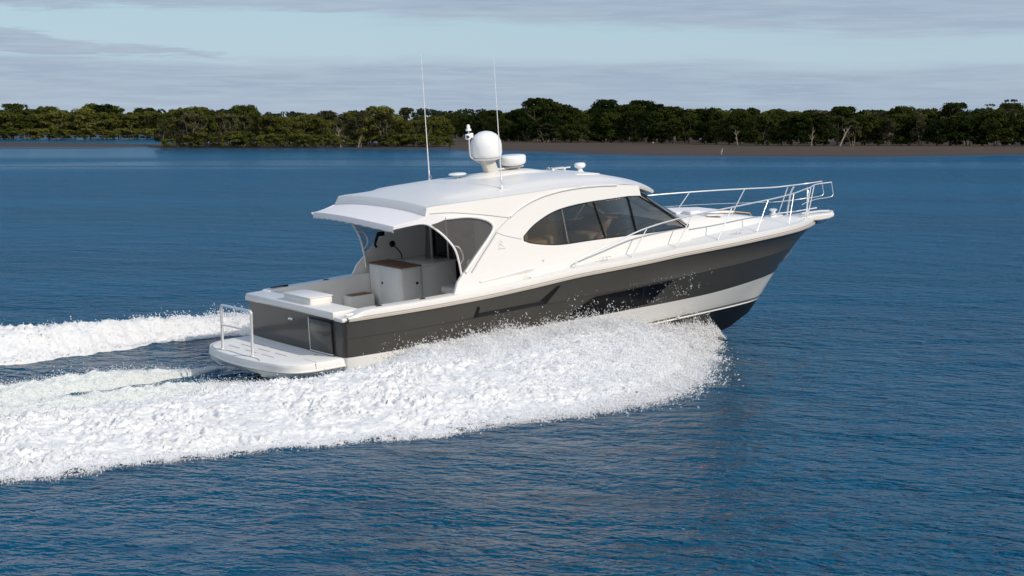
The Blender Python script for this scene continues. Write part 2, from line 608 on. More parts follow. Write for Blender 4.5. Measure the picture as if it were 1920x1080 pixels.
def build_water():
    def axis(lo, hi, step, far_lo, far_hi):
        core = list(np.arange(lo, hi + 1e-6, step))
        a, s = [], step
        x = lo
        while x > far_lo:
            s *= 1.22; x -= s; a.append(x)
        b, s = [], step
        x = hi
        while x < far_hi:
            s *= 1.22; x += s; b.append(x)
        return np.array(a[::-1] + core + b)
    xs = axis(-17, 12, 0.11, -7000, 7000)
    ys = axis(22, 62, 0.11, -800, 12000)
    X, Y = np.meshgrid(xs, ys)
    dx, dy = X - BO[0], Y - BO[1]
    p = dx * CH + dy * SH
    q = -dx * SH + dy * CH
    Z = water_height(p, q)
    near = np.exp(-(np.maximum(np.hypot(X - 0, Y - 42) - 26, 0) / 12) ** 2)
    Z = Z + near * (0.030 * fbm(X * 0.42, Y * 0.7, 3, 3) + 0.008 * fbm(X * 1.7 + 3, Y * 2.4, 3, 9))
    churn = np.clip(1 - np.abs(q) / np.maximum(inner_q(p), 0.1), 0, 1) * np.clip((0.5 - p) / 2, 0, 1) * np.clip((p + 24) / 10, 0, 1)
    Z = Z + churn * 0.07 * fbm(p * 0.9, q * 2.2, 4, 21)
    V = np.stack([X.ravel(), Y.ravel(), Z.ravel()], 1)
    ny, nx = X.shape
    i = np.arange((ny - 1) * nx).reshape(ny - 1, nx)[:, :-1].ravel()
    F4 = np.stack([i, i + 1, i + nx + 1, i + nx], 1)
    me = np_mesh('water', V, F4)
    o = link('water', me, None, [water_mat()], 180)
    o['kind'] = 'structure'
    return o


build_water()


# ------------------------------------------------------------------ mud banks
def mud_mat():
    m, k, out = new_mat('tidal_mud')
    tc = k.n('ShaderNodeTexCoord').outputs['Object']
    st = k.n('ShaderNodeMapping', inp={'Vector': tc, 'Scale': (0.012, 0.05, 1.0)}).outputs[0]
    n1 = k.noise(st, 1.0, 6, 0.6)
    n2 = k.noise(tc, 0.5, 4, 0.6)
    sep = k.n('ShaderNodeSeparateXYZ', inp={0: tc})
    wet = k.math('MULTIPLY', k.math('SUBTRACT', 1.0, k.smooth(k.math('ADD', sep.outputs[2], k.math('MULTIPLY', n1, 0.35)), 0.22, 0.50)), 1.0)
    dry = k.mix(n1, (0.055, 0.036, 0.023), (0.130, 0.093, 0.062))
    dry = k.mix(k.math('MULTIPLY', n2, 0.35), dry, (0.035, 0.028, 0.022))
    c = k.mix(wet, dry, (0.05, 0.042, 0.036))
    rough = k.math('SUBTRACT', 0.85, k.math('MULTIPLY', wet, 0.50))
    p = k.n('ShaderNodeBsdfPrincipled', inp={'Base Color': c, 'Roughness': rough, 'Specular IOR Level': 0.12})
    bn = k.n('ShaderNodeBump', inp={'Strength': 0.6, 'Distance': 0.15, 'Height': n2})
    k.link(bn.outputs[0], p.inputs['Normal'])
    k.link(p.outputs[0], out.inputs[0])
    return m


MUD = mud_mat()


def bank(name, near, far, z_near, z_far, seed, nx=160, ny=26, rim=0.35, back=None):
    """a low mud bank between two shore lines; near / far are lists of (compass px, distance)"""
    a0, a1 = max(near[0][0], far[0][0]), min(near[-1][0], far[-1][0])
    u = np.linspace(a0, a1, nx)
    dn = np.interp(u, *zip(*near)); df = np.interp(u, *zip(*far))
    dn = dn + 5 * fbm(u * 0.02, u * 0 + seed, 4, seed)
    T = np.linspace(0, 1, ny)
    U, TT = np.meshgrid(u, T)
    D = dn + (df - dn) * TT
    X = (U - 960) / F_PX * D
    Z = z_near + (z_far - z_near) * np.clip(TT / 0.9, 0, 1) ** 0.8
    Z = Z + 0.10 * fbm(X * 0.05, D * 0.12, 4, seed + 3) * np.clip(TT * 4, 0, 1)
    if back is not None:
        Z = np.where(TT > 0.93, back, Z)
    V = np.stack([X.ravel(), D.ravel(), Z.ravel()], 1)
    i = np.arange((ny - 1) * nx).reshape(ny - 1, nx)[:, :-1].ravel()
    me = np_mesh(name, V, np.stack([i, i + 1, i + nx + 1, i + nx], 1))
    o = link(name, me, None, [MUD], 180)
    o['kind'] = 'structure'
    return o


def d_at(py, z=0.0):
    return (CAM_H - z) * F_PX / (py - 225.8)


# right-hand flat under the dark trees
bank('mudflat', [(845, d_at(284)), (960, d_at(286)), (1080, d_at(291)), (1240, d_at(296)), (1650, d_at(297)), (1920, d_at(292)), (2500, d_at(290))],
     [(845, 440), (960, 418), (1200, 400), (1460, 356), (1920, 348), (2500, 345)], -0.05, 0.80, 5)
bank('ground', [(845, 438), (960, 416), (1200, 398), (1460, 354), (1920, 346), (2500, 343)], [(845, 2600), (2500, 2600)], 0.78, 1.2, 8, 80, 20)
# mangrove spit left of the boat
bank('mud_spit', [(280, d_at(278.5)), (560, d_at(279.5)), (880, d_at(282)), (960, d_at(284))], [(280, 398), (420, 440), (880, 448), (960, 446)], -0.05, 0.55, 13, back=-0.2)
# long low bar and far bank on the left
bank('mud_bar', [(-700, d_at(280)), (0, d_at(280)), (180, d_at(279)), (285, d_at(276))], [(-700, 462), (0, 458), (180, 448), (285, 425)], -0.03, 0.34, 23, back=-0.2)
bank('far_bank', [(-900, 528), (0, 532), (240, 545), (330, 560), (960, 610)], [(-900, 2600), (960, 2600)], -0.05, 1.0, 31, 120, 30)


# ------------------------------------------------------------------ trees
def leaf_mat(name, dark, light, trans=0.25):
    m, k, out = new_mat(name)
    oi = k.n('ShaderNodeObjectInfo')
    tc = k.n('ShaderNodeTexCoord').outputs['Object']
    nf = k.noise(tc, 0.55, 4, 0.6)
    f = k.math('ADD', k.math('MULTIPLY', nf, 0.75), k.math('MULTIPLY', k.math('SUBTRACT', oi.outputs['Random'], 0.5), 0.75), clamp=True)
    c = k.mix(f, dark, light)
    df = k.n('ShaderNodeBsdfDiffuse', inp={'Color': c})
    tl = k.n('ShaderNodeBsdfTranslucent', inp={'Color': c})
    ms = k.n('ShaderNodeMixShader', inp={0: trans})
    k.link(df.outputs[0], ms.inputs[1]); k.link(tl.outputs[0], ms.inputs[2])
    k.link(ms.outputs[0], out.inputs[0])
    return m


LEAF = {
    'olive': leaf_mat('olive_mangrove_leaves', (0.048, 0.062, 0.013), (0.150, 0.150, 0.036)),
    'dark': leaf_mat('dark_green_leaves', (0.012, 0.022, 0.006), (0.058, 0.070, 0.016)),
    'grey': leaf_mat('grey_green_leaves', (0.042, 0.046, 0.020), (0.115, 0.105, 0.050)),
    'far': leaf_mat('distant_leaves', (0.020, 0.031, 0.020), (0.040, 0.052, 0.030)),
}
BARK = mat('pale_grey_bark', (0.17, 0.15, 0.125), 0.9, vary=0.3, scale=2)
BARK_D = mat('dark_bark', (0.07, 0.058, 0.045), 0.9, vary=0.3, scale=2)
BARK_W = mat('bleached_dead_wood', (0.26, 0.22, 0.18), 0.9, vary=0.2, scale=2)


def crown_arrays(r, w, h, base, clumps, leaves, size, flat=0.7):
    """leaf quads gathered in uneven clumps. w half width, h top height, base height of the lowest leaves"""
    P, N = [], []
    for i in range(clumps):
        z = base + (h - base) * (0.10 + 0.86 * r.random() ** 0.8)
        tt = (z - base) / (h - base)
        rad = w * math.sqrt(max(0.05, 1 - (max(0, tt - 0.35) / 0.72) ** 2)) * (0.80 if tt < 0.2 else 1.0)
        a = r.random() * 6.283; rr = rad * math.sqrt(r.random()) * 0.88
        cr = w * (0.17 + 0.20 * r.random())
        c = np.array([rr * math.cos(a), rr * math.sin(a), min(z, h - cr * flat * 0.8)])
        n = int(leaves / clumps)
        d = r.normal(size=(n, 3)); d /= np.linalg.norm(d, axis=1)[:, None]
        d[:, 2] = np.where(d[:, 2] < -0.3, -d[:, 2], d[:, 2])
        rad_i = cr * (0.62 + 0.45 * r.random((n, 1)))
        pos = c + d * rad_i * np.array([1, 1, flat])
        P.append(pos); N.append(d)
    P = np.concatenate(P); N = np.concatenate(N)
    n = len(P)
    N = N * 0.8 + r.normal(size=(n, 3)) * 0.55 + np.array([0, 0, 0.25])
    N /= np.linalg.norm(N, axis=1)[:, None]
    ref = r.normal(size=(n, 3))
    U = np.cross(N, ref); U /= np.linalg.norm(U, axis=1)[:, None] + 1e-9
    Vv = np.cross(N, U)
    s = size * (0.55 + 0.9 * r.random((n, 1)))
    q = np.stack([P - U * s * 0.5, P - Vv * s * 0.32, P + U * s * 0.5, P + Vv * s * 0.32], 1)
    return q.reshape(-1, 3)


def crown_mesh(seed, w, h, base, clumps, leaves, size, material, flat=0.7):
    v = crown_arrays(np.random.default_rng(seed), w, h, base, clumps, leaves, size, flat)
    me = np_mesh('crown', v, np.arange(len(v)).reshape(-1, 4))
    me.materials.append(material)
    return me


def trunk_mesh(seed, h, w, material, stems=3, r0=0.13):
    r = random.Random(seed)
    s = Shape()
    for i in range(stems):
        a = r.random() * 6.28
        x0, y0 = math.cos(a) * 0.25 * (stems > 1), math.sin(a) * 0.25 * (stems > 1)
        pts = [(x0, y0, -0.4)]
        rx = w * (0.25 + 0.45 * r.random()) * (1 if stems > 1 else 0.3)
        for t in (0.25, 0.5, 0.8):
            pts.append((x0 + math.cos(a) * rx * t + r.uniform(-.15, .15), y0 + math.sin(a) * rx * t + r.uniform(-.15, .15), h * t))
        s.tube(pts, r0 * r.uniform(0.7, 1.1), 6, smooth=3, r2=0.03)
        for j in range(2):
            b = Vector(pts[1 + j]); a2 = a + r.uniform(-1.4, 1.4); L = w * r.uniform(0.4, 0.8)
            s.tube([b, b + Vector((math.cos(a2) * L * .6, math.sin(a2) * L * .6, h * 0.13)), b + Vector((math.cos(a2) * L, math.sin(a2) * L, h * 0.3))],
                   r0 * 0.5, 5, smooth=2, r2=0.02)
    me = bpy.data.meshes.new('trunk')
    me.from_pydata(s.v, [], s.f)
    me.polygons.foreach_set('use_smooth', np.ones(len(me.polygons), bool))
    me.materials.append(material)
    return me


KINDS = {}
def make_kind(key, leaf, bark, variants, w, h, base, clumps, leaves, size, flat=0.7, stems=3, r0=0.13):
    KINDS[key] = []
    for i in range(variants):
        sd = sum(map(ord, key)) * 31 + i
        rr = random.Random(sd)
        ww, hh = w * rr.uniform(0.85, 1.15), h * rr.uniform(0.95, 1.05)
        KINDS[key].append((crown_mesh(sd, ww, hh, base, clumps, leaves, size, LEAF[leaf], flat), trunk_mesh(sd, hh, ww, bark, stems, r0)))


# unit heights near 7 m; each copy is scaled to the height it has in the picture
make_kind('olive', 'olive', BARK, 6, 3.1, 7.0, 0.1, 50, 5000, 0.40, 0.85)
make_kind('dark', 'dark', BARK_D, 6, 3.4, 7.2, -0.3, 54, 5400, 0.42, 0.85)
make_kind('grey', 'grey', BARK, 4, 2.7, 7.0, 0.5, 34, 2600, 0.36, 0.9)
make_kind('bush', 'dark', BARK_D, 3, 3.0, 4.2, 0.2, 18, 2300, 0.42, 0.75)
make_kind('thicket', 'olive', BARK_D, 4, 3.0, 3.6, -0.2, 20, 1900, 0.42, 0.7, 3, 0.07)
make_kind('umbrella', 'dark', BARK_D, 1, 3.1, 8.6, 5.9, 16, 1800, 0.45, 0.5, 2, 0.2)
make_kind('sparse', 'grey', BARK, 1, 2.0, 8.0, 5.0, 9, 260, 0.42, 0.6, 2, 0.16)


def tree(name, kind, px, d, z, height, label, cat, group=None, unit=None, i=None, wide=1.0):
    v = KINDS[kind]
    cm, tm = v[rng.integers(len(v))] if i is None else v[i]
    x, y = at(px, d)
    root = empty(name, (x, y, z))
    tag(root, label, cat, group)
    u = unit or {'bush': 4.2, 'thicket': 3.6, 'umbrella': 8.6, 'sparse': 8.0}.get(kind, 7.05)
    sc = height / u
    root.scale = (sc * wide, sc * wide, sc)
    root.rotation_euler[2] = rng.random() * 6.28
    for nm, me in (('crown', cm), ('trunk', tm)):
        c = bpy.data.objects.new(nm, me)
        COL.objects.link(c)
        c.parent = root
    return root


def hgt(top_py, d, z):
    return max(1.5, (225.8 - top_py) * d / F_PX + CAM_H - z)


def row(name, kinds, x0, x1, n, dist, z, tops, label, group, jit=0.35, cat='tree', wide=1.0, hj=0.10):
    for j in range(n):
        px = x0 + (x1 - x0) * (j + 0.5) / n + rng.uniform(-jit, jit) * (x1 - x0) / n
        d = float(np.interp(px, *zip(*dist))) + rng.uniform(-4, 4)
        t = float(np.interp(px, *zip(*tops)))
        k = kinds[rng.integers(len(kinds))]
        h = hgt(t, d, z) * (1 + rng.uniform(-hj * 1.6, hj * 0.7))
        tree(name, k, px, d, z, h, label[k] if isinstance(label, dict) else label, cat, group, wide=wide)


# left far bank
LB = [(-170, 204), (-60, 206), (60, 199), (120, 202), (190, 197), (250, 203), (300, 204), (340, 206)]
row('mangrove_tree', ['olive'], -170, 335, 24, [(-170, 558), (335, 575)], 0.4, [(a, b + 7) for a, b in LB],
    'rounded olive-green mangrove in the front row of the far left bank', 'mangroves in front on the far left bank', wide=1.25)
row('mangrove_tree', ['olive', 'dark'], -170, 335, 20, [(-170, 588), (335, 600)], 0.5, LB,
    {'olive': 'olive-green mangrove rising over the front row on the far left bank', 'dark': 'dark green tree rising over the front row on the far left bank'},
    'trees behind the front row on the far left bank', wide=1.15, hj=0.14)
# mangrove spit, front then back
SP = [(285, 222), (330, 212), (360, 200), (400, 203), (455, 199), (480, 208), (560, 213), (640, 211), (690, 205), (730, 204), (760, 210), (800, 213), (840, 224), (860, 236)]
row('mangrove_tree', ['olive', 'grey'], 300, 850, 27, [(290, 388), (560, 390), (850, 396)], 0.40, [(a, b + 9) for a, b in SP],
    {'olive': 'olive-green mangrove at the water edge of the left mud spit', 'grey': 'thin grey-green mangrove with bare stems at the water edge of the left mud spit'},
    'mangroves at the water edge of the left mud spit', wide=1.05)
row('mangrove_tree', ['olive', 'grey', 'olive'], 320, 840, 24, [(320, 404), (560, 412), (850, 414)], 0.45, SP,
    {'olive': 'olive-green mangrove inside the stand on the left mud spit', 'grey': 'thin grey-green mangrove inside the stand on the left mud spit'},
    'mangroves inside the stand on the left mud spit', wide=1.0, hj=0.16)
tree('mangrove_tree', 'olive', 458, 400, 0.45, hgt(196, 400, .45), 'tallest olive mangrove on the left mud spit, its crown above the others', 'tree', i=1)
tree('mangrove_tree', 'olive', 712, 402, 0.45, hgt(203, 402, .45), 'broad bright-green mangrove on the spit just left of the first antenna', 'tree', i=2, wide=1.5)
tree('mangrove_tree', 'grey', 305, 384, 0.2, hgt(226, 384, .2), 'last low mangrove on stilted stems at the left tip of the spit', 'tree', i=0)

row('mangrove_shrub', ['thicket'], 310, 852, 30, [(290, 385), (560, 387), (850, 392)], 0.35, [(310, 253), (420, 250), (560, 251), (700, 250), (852, 255)],
    'low bushy mangrove under the taller trees of the left mud spit', 'low mangroves under the trees of the left mud spit', cat='shrub', wide=1.25, hj=0.25)
row('mangrove_shrub', ['thicket'], -170, 330, 23, [(-170, 548), (330, 566)], 0.3, [(-20, 241), (330, 243)],
    'low bushy mangrove skirting the far left bank', 'low mangroves skirting the far left bank', cat='shrub', wide=1.5, hj=0.2)
row('shore_tree', ['olive', 'dark'], 836, 905, 6, [(836, 520), (905, 500)], 0.85, [(836, 216), (870, 219), (905, 213)],
    {'olive': 'olive tree set back in the gap between the spit and the right-hand wood', 'dark': 'dark tree set back in the gap between the spit and the right-hand wood'},
    'trees set back in the gap behind the light pole', wide=1.2)
# right-hand wood
RD = [(880, 428), (960, 420), (1200, 402), (1460, 360), (1920, 352), (2100, 352)]
RT = [(880, 214), (930, 209), (970, 205), (1010, 196), (1060, 199), (1100, 200), (1150, 195), (1210, 194), (1250, 200), (1300, 197), (1350, 204), (1430, 206),
      (1480, 204), (1560, 205), (1650, 206), (1700, 203), (1760, 206), (1850, 204), (1930, 205), (2050, 204)]
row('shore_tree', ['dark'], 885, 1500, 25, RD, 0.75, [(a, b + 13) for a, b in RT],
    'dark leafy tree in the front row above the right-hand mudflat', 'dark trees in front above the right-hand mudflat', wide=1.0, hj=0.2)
row('shore_tree', ['dark', 'dark', 'grey'], 1490, 1990, 22, RD, 0.75, [(a, b + 11) for a, b in RT],
    {'dark': 'dark leafy tree in the front row toward the right end of the shore', 'grey': 'thin grey-green tree in the front row toward the right end of the shore'},
    'front trees toward the right end of the shore', wide=1.1)
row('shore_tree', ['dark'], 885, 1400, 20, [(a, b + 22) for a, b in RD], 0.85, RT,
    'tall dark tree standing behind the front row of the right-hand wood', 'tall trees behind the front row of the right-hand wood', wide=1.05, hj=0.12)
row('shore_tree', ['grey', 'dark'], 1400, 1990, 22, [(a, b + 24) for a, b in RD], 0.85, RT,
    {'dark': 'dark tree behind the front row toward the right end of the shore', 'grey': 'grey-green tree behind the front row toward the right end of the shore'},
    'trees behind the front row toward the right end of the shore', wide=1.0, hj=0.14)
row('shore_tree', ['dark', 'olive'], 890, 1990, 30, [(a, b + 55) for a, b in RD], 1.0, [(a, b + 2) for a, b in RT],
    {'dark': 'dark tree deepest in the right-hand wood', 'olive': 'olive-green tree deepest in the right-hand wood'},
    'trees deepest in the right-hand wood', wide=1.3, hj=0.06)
tree('umbrella_tree', 'umbrella', 1010, 428, 0.9, hgt(182, 428, .9), 'tallest tree of the right-hand wood with a flat umbrella-shaped crown', 'tree', i=0)
tree('sparse_tree', 'sparse', 1893, 372, 0.9, hgt(190, 372, .9), 'sparse tall tree with bare upper limbs at the right edge of the wood', 'tree', i=0)
tree('shore_tree', 'sparse', 1852, 374, 0.9, hgt(198, 374, .9), 'thin open-crowned tree next to the sparse tree at the right', 'tree', i=0, wide=0.8)
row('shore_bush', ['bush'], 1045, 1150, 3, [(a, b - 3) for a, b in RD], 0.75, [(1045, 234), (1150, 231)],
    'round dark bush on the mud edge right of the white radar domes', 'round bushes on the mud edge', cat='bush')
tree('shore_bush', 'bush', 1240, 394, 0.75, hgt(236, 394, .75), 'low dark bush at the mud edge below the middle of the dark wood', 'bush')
b0 = tree('shore_bush', 'grey', 1024, 412, 0.75, hgt(231, 412, .75), 'brownish half-bare round bush on the mud edge right of the tallest antenna', 'bush', i=1, wide=1.9)


def dead_tree(px, d, z, h, lean, label, name='dead_tree', sd=1, r0=0.11, mt=None):
    r = random.Random(sd)
    x, y = at(px, d)
    s = Shape()
    pts = [Vector((0, 0, -0.3)), Vector((lean * .3, 0, h * .33)), Vector((lean * .55, 0.1, h * .62)), Vector((lean, 0, h))]
    s.tube(pts, r0, 7, smooth=4, r2=0.03)
    for j in range(7):
        b = pts[1 + j % 3 if j % 3 < 2 else 2]
        sg = 1 if r.random() < 0.6 else -1
        L = h * r.uniform(0.16, 0.34)
        e = b + Vector((sg * L * 0.6, r.uniform(-.3, .3), L * 0.9))
        s.tube([b, (b + e) / 2 + Vector((0, 0, -0.1)), e], r0 * 0.5, 5, smooth=3, r2=0.015)
        s.tube([(b + e) / 2, (b + e) / 2 + Vector((-sg * L * .2, 0, L * .45))], r0 * 0.3, 5, r2=0.012)
    o = s.out(name, mt or BARK_W, None, 180, False)
    o.location = (x, y, z)
    return tag(o, label, 'dead tree')


dead_tree(1572, 352, 0.7, 3.6, 2.0, 'bleached dead tree leaning right in front of the dark wood', sd=3, r0=0.15)
dead_tree(640, 385, 0.3, 4.0, -0.8, 'pale bare forked trunk on the left mud spit, left of the first antenna', sd=5)
dead_tree(672, 384, 0.25, 2.0, 0.6, 'short pale dead stump with twigs on the left mud spit', sd=8)
dead_tree(1428, 360, 0.7, 3.2, 0.5, 'pale multi-limbed bare trunk in front of the tallest part of the dark wood', sd=12, r0=0.14)
dead_tree(1382, 366, 0.75, 2.8, -0.4, 'thin pale bare trunk between two dark crowns in the right-hand wood', sd=15, r0=0.10)
dead_tree(1520, 354, 0.7, 3.4, 0.3, 'grey twiggy bare tree left of the bleached leaning dead tree', sd=19, r0=0.09)


def far_wood():
    vs = []
    r = np.random.default_rng(5)
    for j in range(190):
        px = r.uniform(-150, 2150)
        d = r.uniform(760, 1150)
        top = 209 + 3.0 * math.sin(px * 0.013) + r.uniform(-3, 4)
        h = hgt(top, d, 1.0)
        v = crown_arrays(r, r.uniform(4, 7), h, 0.3, 12, 420, 1.0)
        x, y = at(px, d)
        vs.append(v + np.array([x, y, 1.0]))
    v = np.concatenate(vs)
    me = np_mesh('distant_woodland', v, np.arange(len(v)).reshape(-1, 4))
    o = link('distant_woodland', me, None, [LEAF['far']], 0)
    tag(o, 'low hazy line of distant woodland behind the shore trees', 'woodland', kind='stuff')


far_wood()


def egret(px, py, label):
    d = d_at(py, 0.25)
    x, y = at(px, d)
    s = Shape()
    s.lathe([(0.0, -0.26), (0.06, -0.2), (0.11, -0.05), (0.10, 0.08), (0.05, 0.18), (0.0, 0.22)], seg=12,
            mt=Matrix.Translation((0, 0, 0.42)) @ Matrix.Rotation(R(65), 4, 'Y'))
    s.tube([(0.16, 0, 0.50), (0.26, 0, 0.62), (0.20, 0, 0.76), (0.27, 0, 0.86)], 0.035, 8, smooth=4, r2=0.03)
    s.lathe([(0, -0.05), (0.035, -0.02), (0.04, 0.02), (0.02, 0.07), (0.008, 0.16), (0, 0.17)], seg=8,
            mt=Matrix.Translation((0.28, 0, 0.87)) @ Matrix.Rotation(R(100), 4, 'Y'))
    for sy in (-0.04, 0.04):
        s.tube([(0.02, sy, 0.34), (0.0, sy, 0.17), (0.03, sy, 0.0)], 0.012, 6)
        s.tube([(-0.03, sy, 0.005), (0.09, sy, 0.005)], 0.01, 5)
    o = s.out('egret', mat('white_feathers', (0.78, 0.77, 0.74), 0.8), None, 60)
    o.location = (x, y, 0.16)
    o.rotation_euler[2] = 0.4 * (1 if px < 1300 else -3)
    tag(o, label, 'bird')


egret(1222, 274.5, 'small white egret on the mudflat, the nearer one to the boat')
egret(1352, 289, 'small white egret by the water line of the right-hand mudflat')


# ------------------------------------------------------------------ motor yacht (boat frame: x forward from the transom, y to port, z up)
YACHT = empty('motor_yacht', tuple(BO))
YACHT.rotation_euler = (ROLL, -TRIM, HEAD)
tag(YACHT, 'large white and graphite sports motor yacht speeding to the right through its own white spray', 'motor yacht')

cabin_base = pchip([0, 3, 5, 6, 7, 8, 9, 10, 11], [2.13, 2.11, 2.06, 1.97, 1.86, 1.72, 1.55, 1.34, 1.05])


def cabin_half(x, z):
    return cabin_base(x) - 0.17 * (z - 1.6)


half_beam = pchip([-0.14, 0, 1.2, 2.7, 4.2, 6, 8, 9.5, 10.5, 11.5, 12.3, 13.0, 13.5, 13.8, 13.93],
                  [2.12, 2.14, 2.18, 2.24, 2.28, 2.28, 2.18, 2.0, 1.80, 1.5, 1.17, .78, .45, .2, 0.0])
sheer = pchip([-0.14, 1.2, 2.7, 4.2, 5.5, 7.2, 8.5, 10.5, 11.9, 13, 13.93], [1.46, 1.455, 1.48, 1.55, 1.625, 1.66, 1.69, 1.68, 1.645, 1.60, 1.58])
ROWS = {   # name: (x list, half width list, z list); every row runs out into the stem
    'A': ([0, 1.2, 2.7, 4.2, 6, 8, 9.5, 10.5, 11.5, 12.3, 13.0, 13.5, 13.8, 13.93], None, None),
    'C': ([0, 1.5, 3, 4.3, 5.8, 7.9, 9.3, 11.1, 12.2, 12.95, 13.33], [2.105, 2.16, 2.21, 2.23, 2.23, 2.14, 1.92, 1.43, .95, .46, 0],
          [1.10, 1.10, 1.13, 1.15, 1.17, 1.21, 1.22, 1.21, 1.20, 1.20, 1.20]),
    'D': ([0, 1.5, 3, 5.8, 6.9, 8.2, 9.7, 11, 12, 12.5, 12.73], [2.05, 2.10, 2.12, 2.12, 2.03, 1.80, 1.47, 1.08, .58, .25, 0],
          [.72, .71, .70, .70, .69, .65, .62, .63, .61, .60, .60]),
    'E': ([0, 3, 5.5, 6.8, 8.4, 9.9, 11, 11.9, 12.26], [1.99, 2.0, 1.96, 1.84, 1.55, 1.13, .72, .28, 0], [.30, .30, .29, .28, .25, .19, .14, .09, .08]),
    'G': ([0, 3, 5.5, 6.8, 8.4, 9.9, 11, 11.9, 12.2], [1.98, 1.99, 1.94, 1.81, 1.51, 1.08, .67, .24, 0], [.245, .245, .24, .23, .20, .14, .08, .03, .02]),
    'H': ([0, 3, 5.5, 6.8, 8.4, 9.9, 11, 11.9, 12.16], [1.99, 2.0, 1.95, 1.82, 1.52, 1.08, .67, .23, 0], [.215, .215, .21, .20, .17, .11, .05, .0, -.02]),
    'K': ([0, 5, 7, 8.4, 9.9, 11, 11.6, 11.85], [1.92, 1.84, 1.60, 1.20, .75, .36, .13, 0], [-.02, -.03, -.04, -.07, -.13, -.22, -.28, -.31]),
    'Z': ([0, 4, 8, 9.5, 10.3, 11.0, 11.24], [0.0] * 7, [-.80, -.84, -.90, -.84, -.75, -.63, -.58]),
}
RF = {}
for key, (xs, ys, zs) in ROWS.items():
    if key == 'A':
        RF[key] = (half_beam, sheer, 13.93)
    else:
        RF[key] = (pchip(xs, ys), pchip(xs, zs), xs[-1])


def hull_half(x, z):
    """half width of the topsides at (x, z)"""
    pts = sorted((RF[r][1](min(x, RF[r][2])), RF[r][0](x) if x < RF[r][2] else 0.0) for r in 'ACDEH')
    return float(np.interp(z, [p[0] for p in pts], [p[1] for p in pts]))


def build_hull():
    fr = np.concatenate([np.linspace(0, 0.7, 46), 1 - (1 - np.linspace(0, 1, 34)[1:]) ** 1.5 * 0.3])
    order = ['A', 'C', 'D', 'E', 'G', 'H', 'K', 'Z']
    matid = [0, 0, 1, 2, 1, 3, 3]
    s = Shape()

    def line(key, side, dy=0.0):
        hy, hz, xe = RF[key]
        L = []
        for a, ry in ((-0.13, 0.12), (-0.11, 0.06), (-0.07, 0.02)):
            L.append((a, side * (hy(0.0) - ry), hz(0.0)) if key != 'Z' else (a, 0, hz(0.0)))
        for f in fr:
            x = f * xe
            y = max(hy(x) + dy * (1 - f ** 6), 0.0)
            L.append((x, side * y, hz(x)))
        return L
    for side in (-1, 1):
        for i in range(len(order) - 1):
            a, b = order[i], order[i + 1]
            La = line(a, side, -0.014 if a == 'C' else 0.0)
            Lb = line(b, side)
            sub = {0: 4, 1: 4, 2: 4, 5: 3, 6: 4}.get(i, 1)
            rows = []
            for t in np.linspace(0, 1, sub + 1):
                rows.append([tuple(Vector(p) * (1 - t) + Vector(q) * t) for p, q in zip(La, Lb)])
            if i == 0:   # slight flare in the upper topsides
                for r_i, rr in enumerate(rows[1:-1], 1):
                    tt = r_i / sub
                    rows[r_i] = [(x, y * (1 - 0.05 * math.sin(math.pi * tt) * min(1, max(0, (x - 6) / 6))), z) for x, y, z in rr]
            s.grid(rows, matid[i])
            if a == 'C':   # the small ledge of the knuckle line
                s.grid([line('C', side), La], 0)
    # transom: rows joined across
    pr = []
    for key in order:
        hy, hz, _ = RF[key]
        w = hy(0.0) - 0.12 if key != 'Z' else 0.02
        pr.append([(-0.13 - 0.05 * (1 - (t) ** 2), t * w, hz(0.0)) for t in np.linspace(-1, 1, 15)])
    for i in range(len(order) - 1):
        s.grid([pr[i], pr[i + 1]], matid[i] if i != 5 else 3)
    return s.out('hull', [M['paint'], M['gel'], M['boot'], M['antifoul']], YACHT, 28)


hull = build_hull()


def build_rub_and_deck():
    xs = np.concatenate([np.linspace(-0.05, 12.5, 70), np.linspace(12.5, 13.93, 26)[1:]])

    def off(x, d):        # outward offset rounding the bow tip
        return max(half_beam(x) + d, 0.0)
    rub, dk = Shape(), Shape()
    lip = lambda x: 0.06 + 0.12 * min(1, max(0, (x - 0.0) / 0.35))
    ring = lambda x, d, dz, side: (x + (d * 1.0 if x > 13.9 else d * max(0, (x - 13.0) / 0.93) ** 2), side * (off(x, d) if x < 13.9 else 0.0), sheer(x) + dz)
    for side in (-1, 1):
        rub.grid([[ring(x, -0.02, -0.015, side) for x in xs], [ring(x, 0.035, -0.01, side) for x in xs], [ring(x, 0.04, 0.03, side) for x in xs],
                  [ring(x, 0.012, 0.05, side) for x in xs]])
        prof = [(0.012, 0.045), (0.016, 0.10), (-0.005, 0.9), (-0.045, 1.0), (-0.13, 1.0)]
        rows = []
        for d, dz in prof:
            rows.append([ring(x, d, (0.045 + (lip(x) - 0.045) * dz) if dz > 0.5 else 0.045 + (lip(x) - 0.045) * dz * 2, side) for x in xs])
        dk.grid(rows, 0)
        # coaming cap along the cockpit, full deck forward of the bulkhead
        xc = [x for x in xs if x <= 4.3]
        dk.grid([[(x, side * (half_beam(x) - 0.13), sheer(x) + lip(x)) for x in xc],
                 [(x, side * (half_beam(x) - 0.32), sheer(x) + lip(x) - 0.002) for x in xc],
                 [(x, side * (half_beam(x) - 0.34), sheer(x) + lip(x) - 0.03) for x in xc],
                 [(x, side * (half_beam(x) - 0.34), 0.92) for x in xc]], 0)
        xd = [x for x in xs if x >= 4.2]
        rows = []
        for t in np.linspace(1, 0, 9):
            rows.append([(x, side * max(half_beam(x) - 0.13, 0) * t, sheer(x) + 0.178 + (0.012 if t < 1 else 0) * 0 + 0.07 * (1 - t * t) * min(1, half_beam(x))) for x in xd])
        dk.grid(rows, 1)
    rub.out('rub_rail', M['rub'], YACHT, 40)
    return dk.out('deck', [M['gel'], M['gel_deck']], YACHT, 40)


deck = build_rub_and_deck()


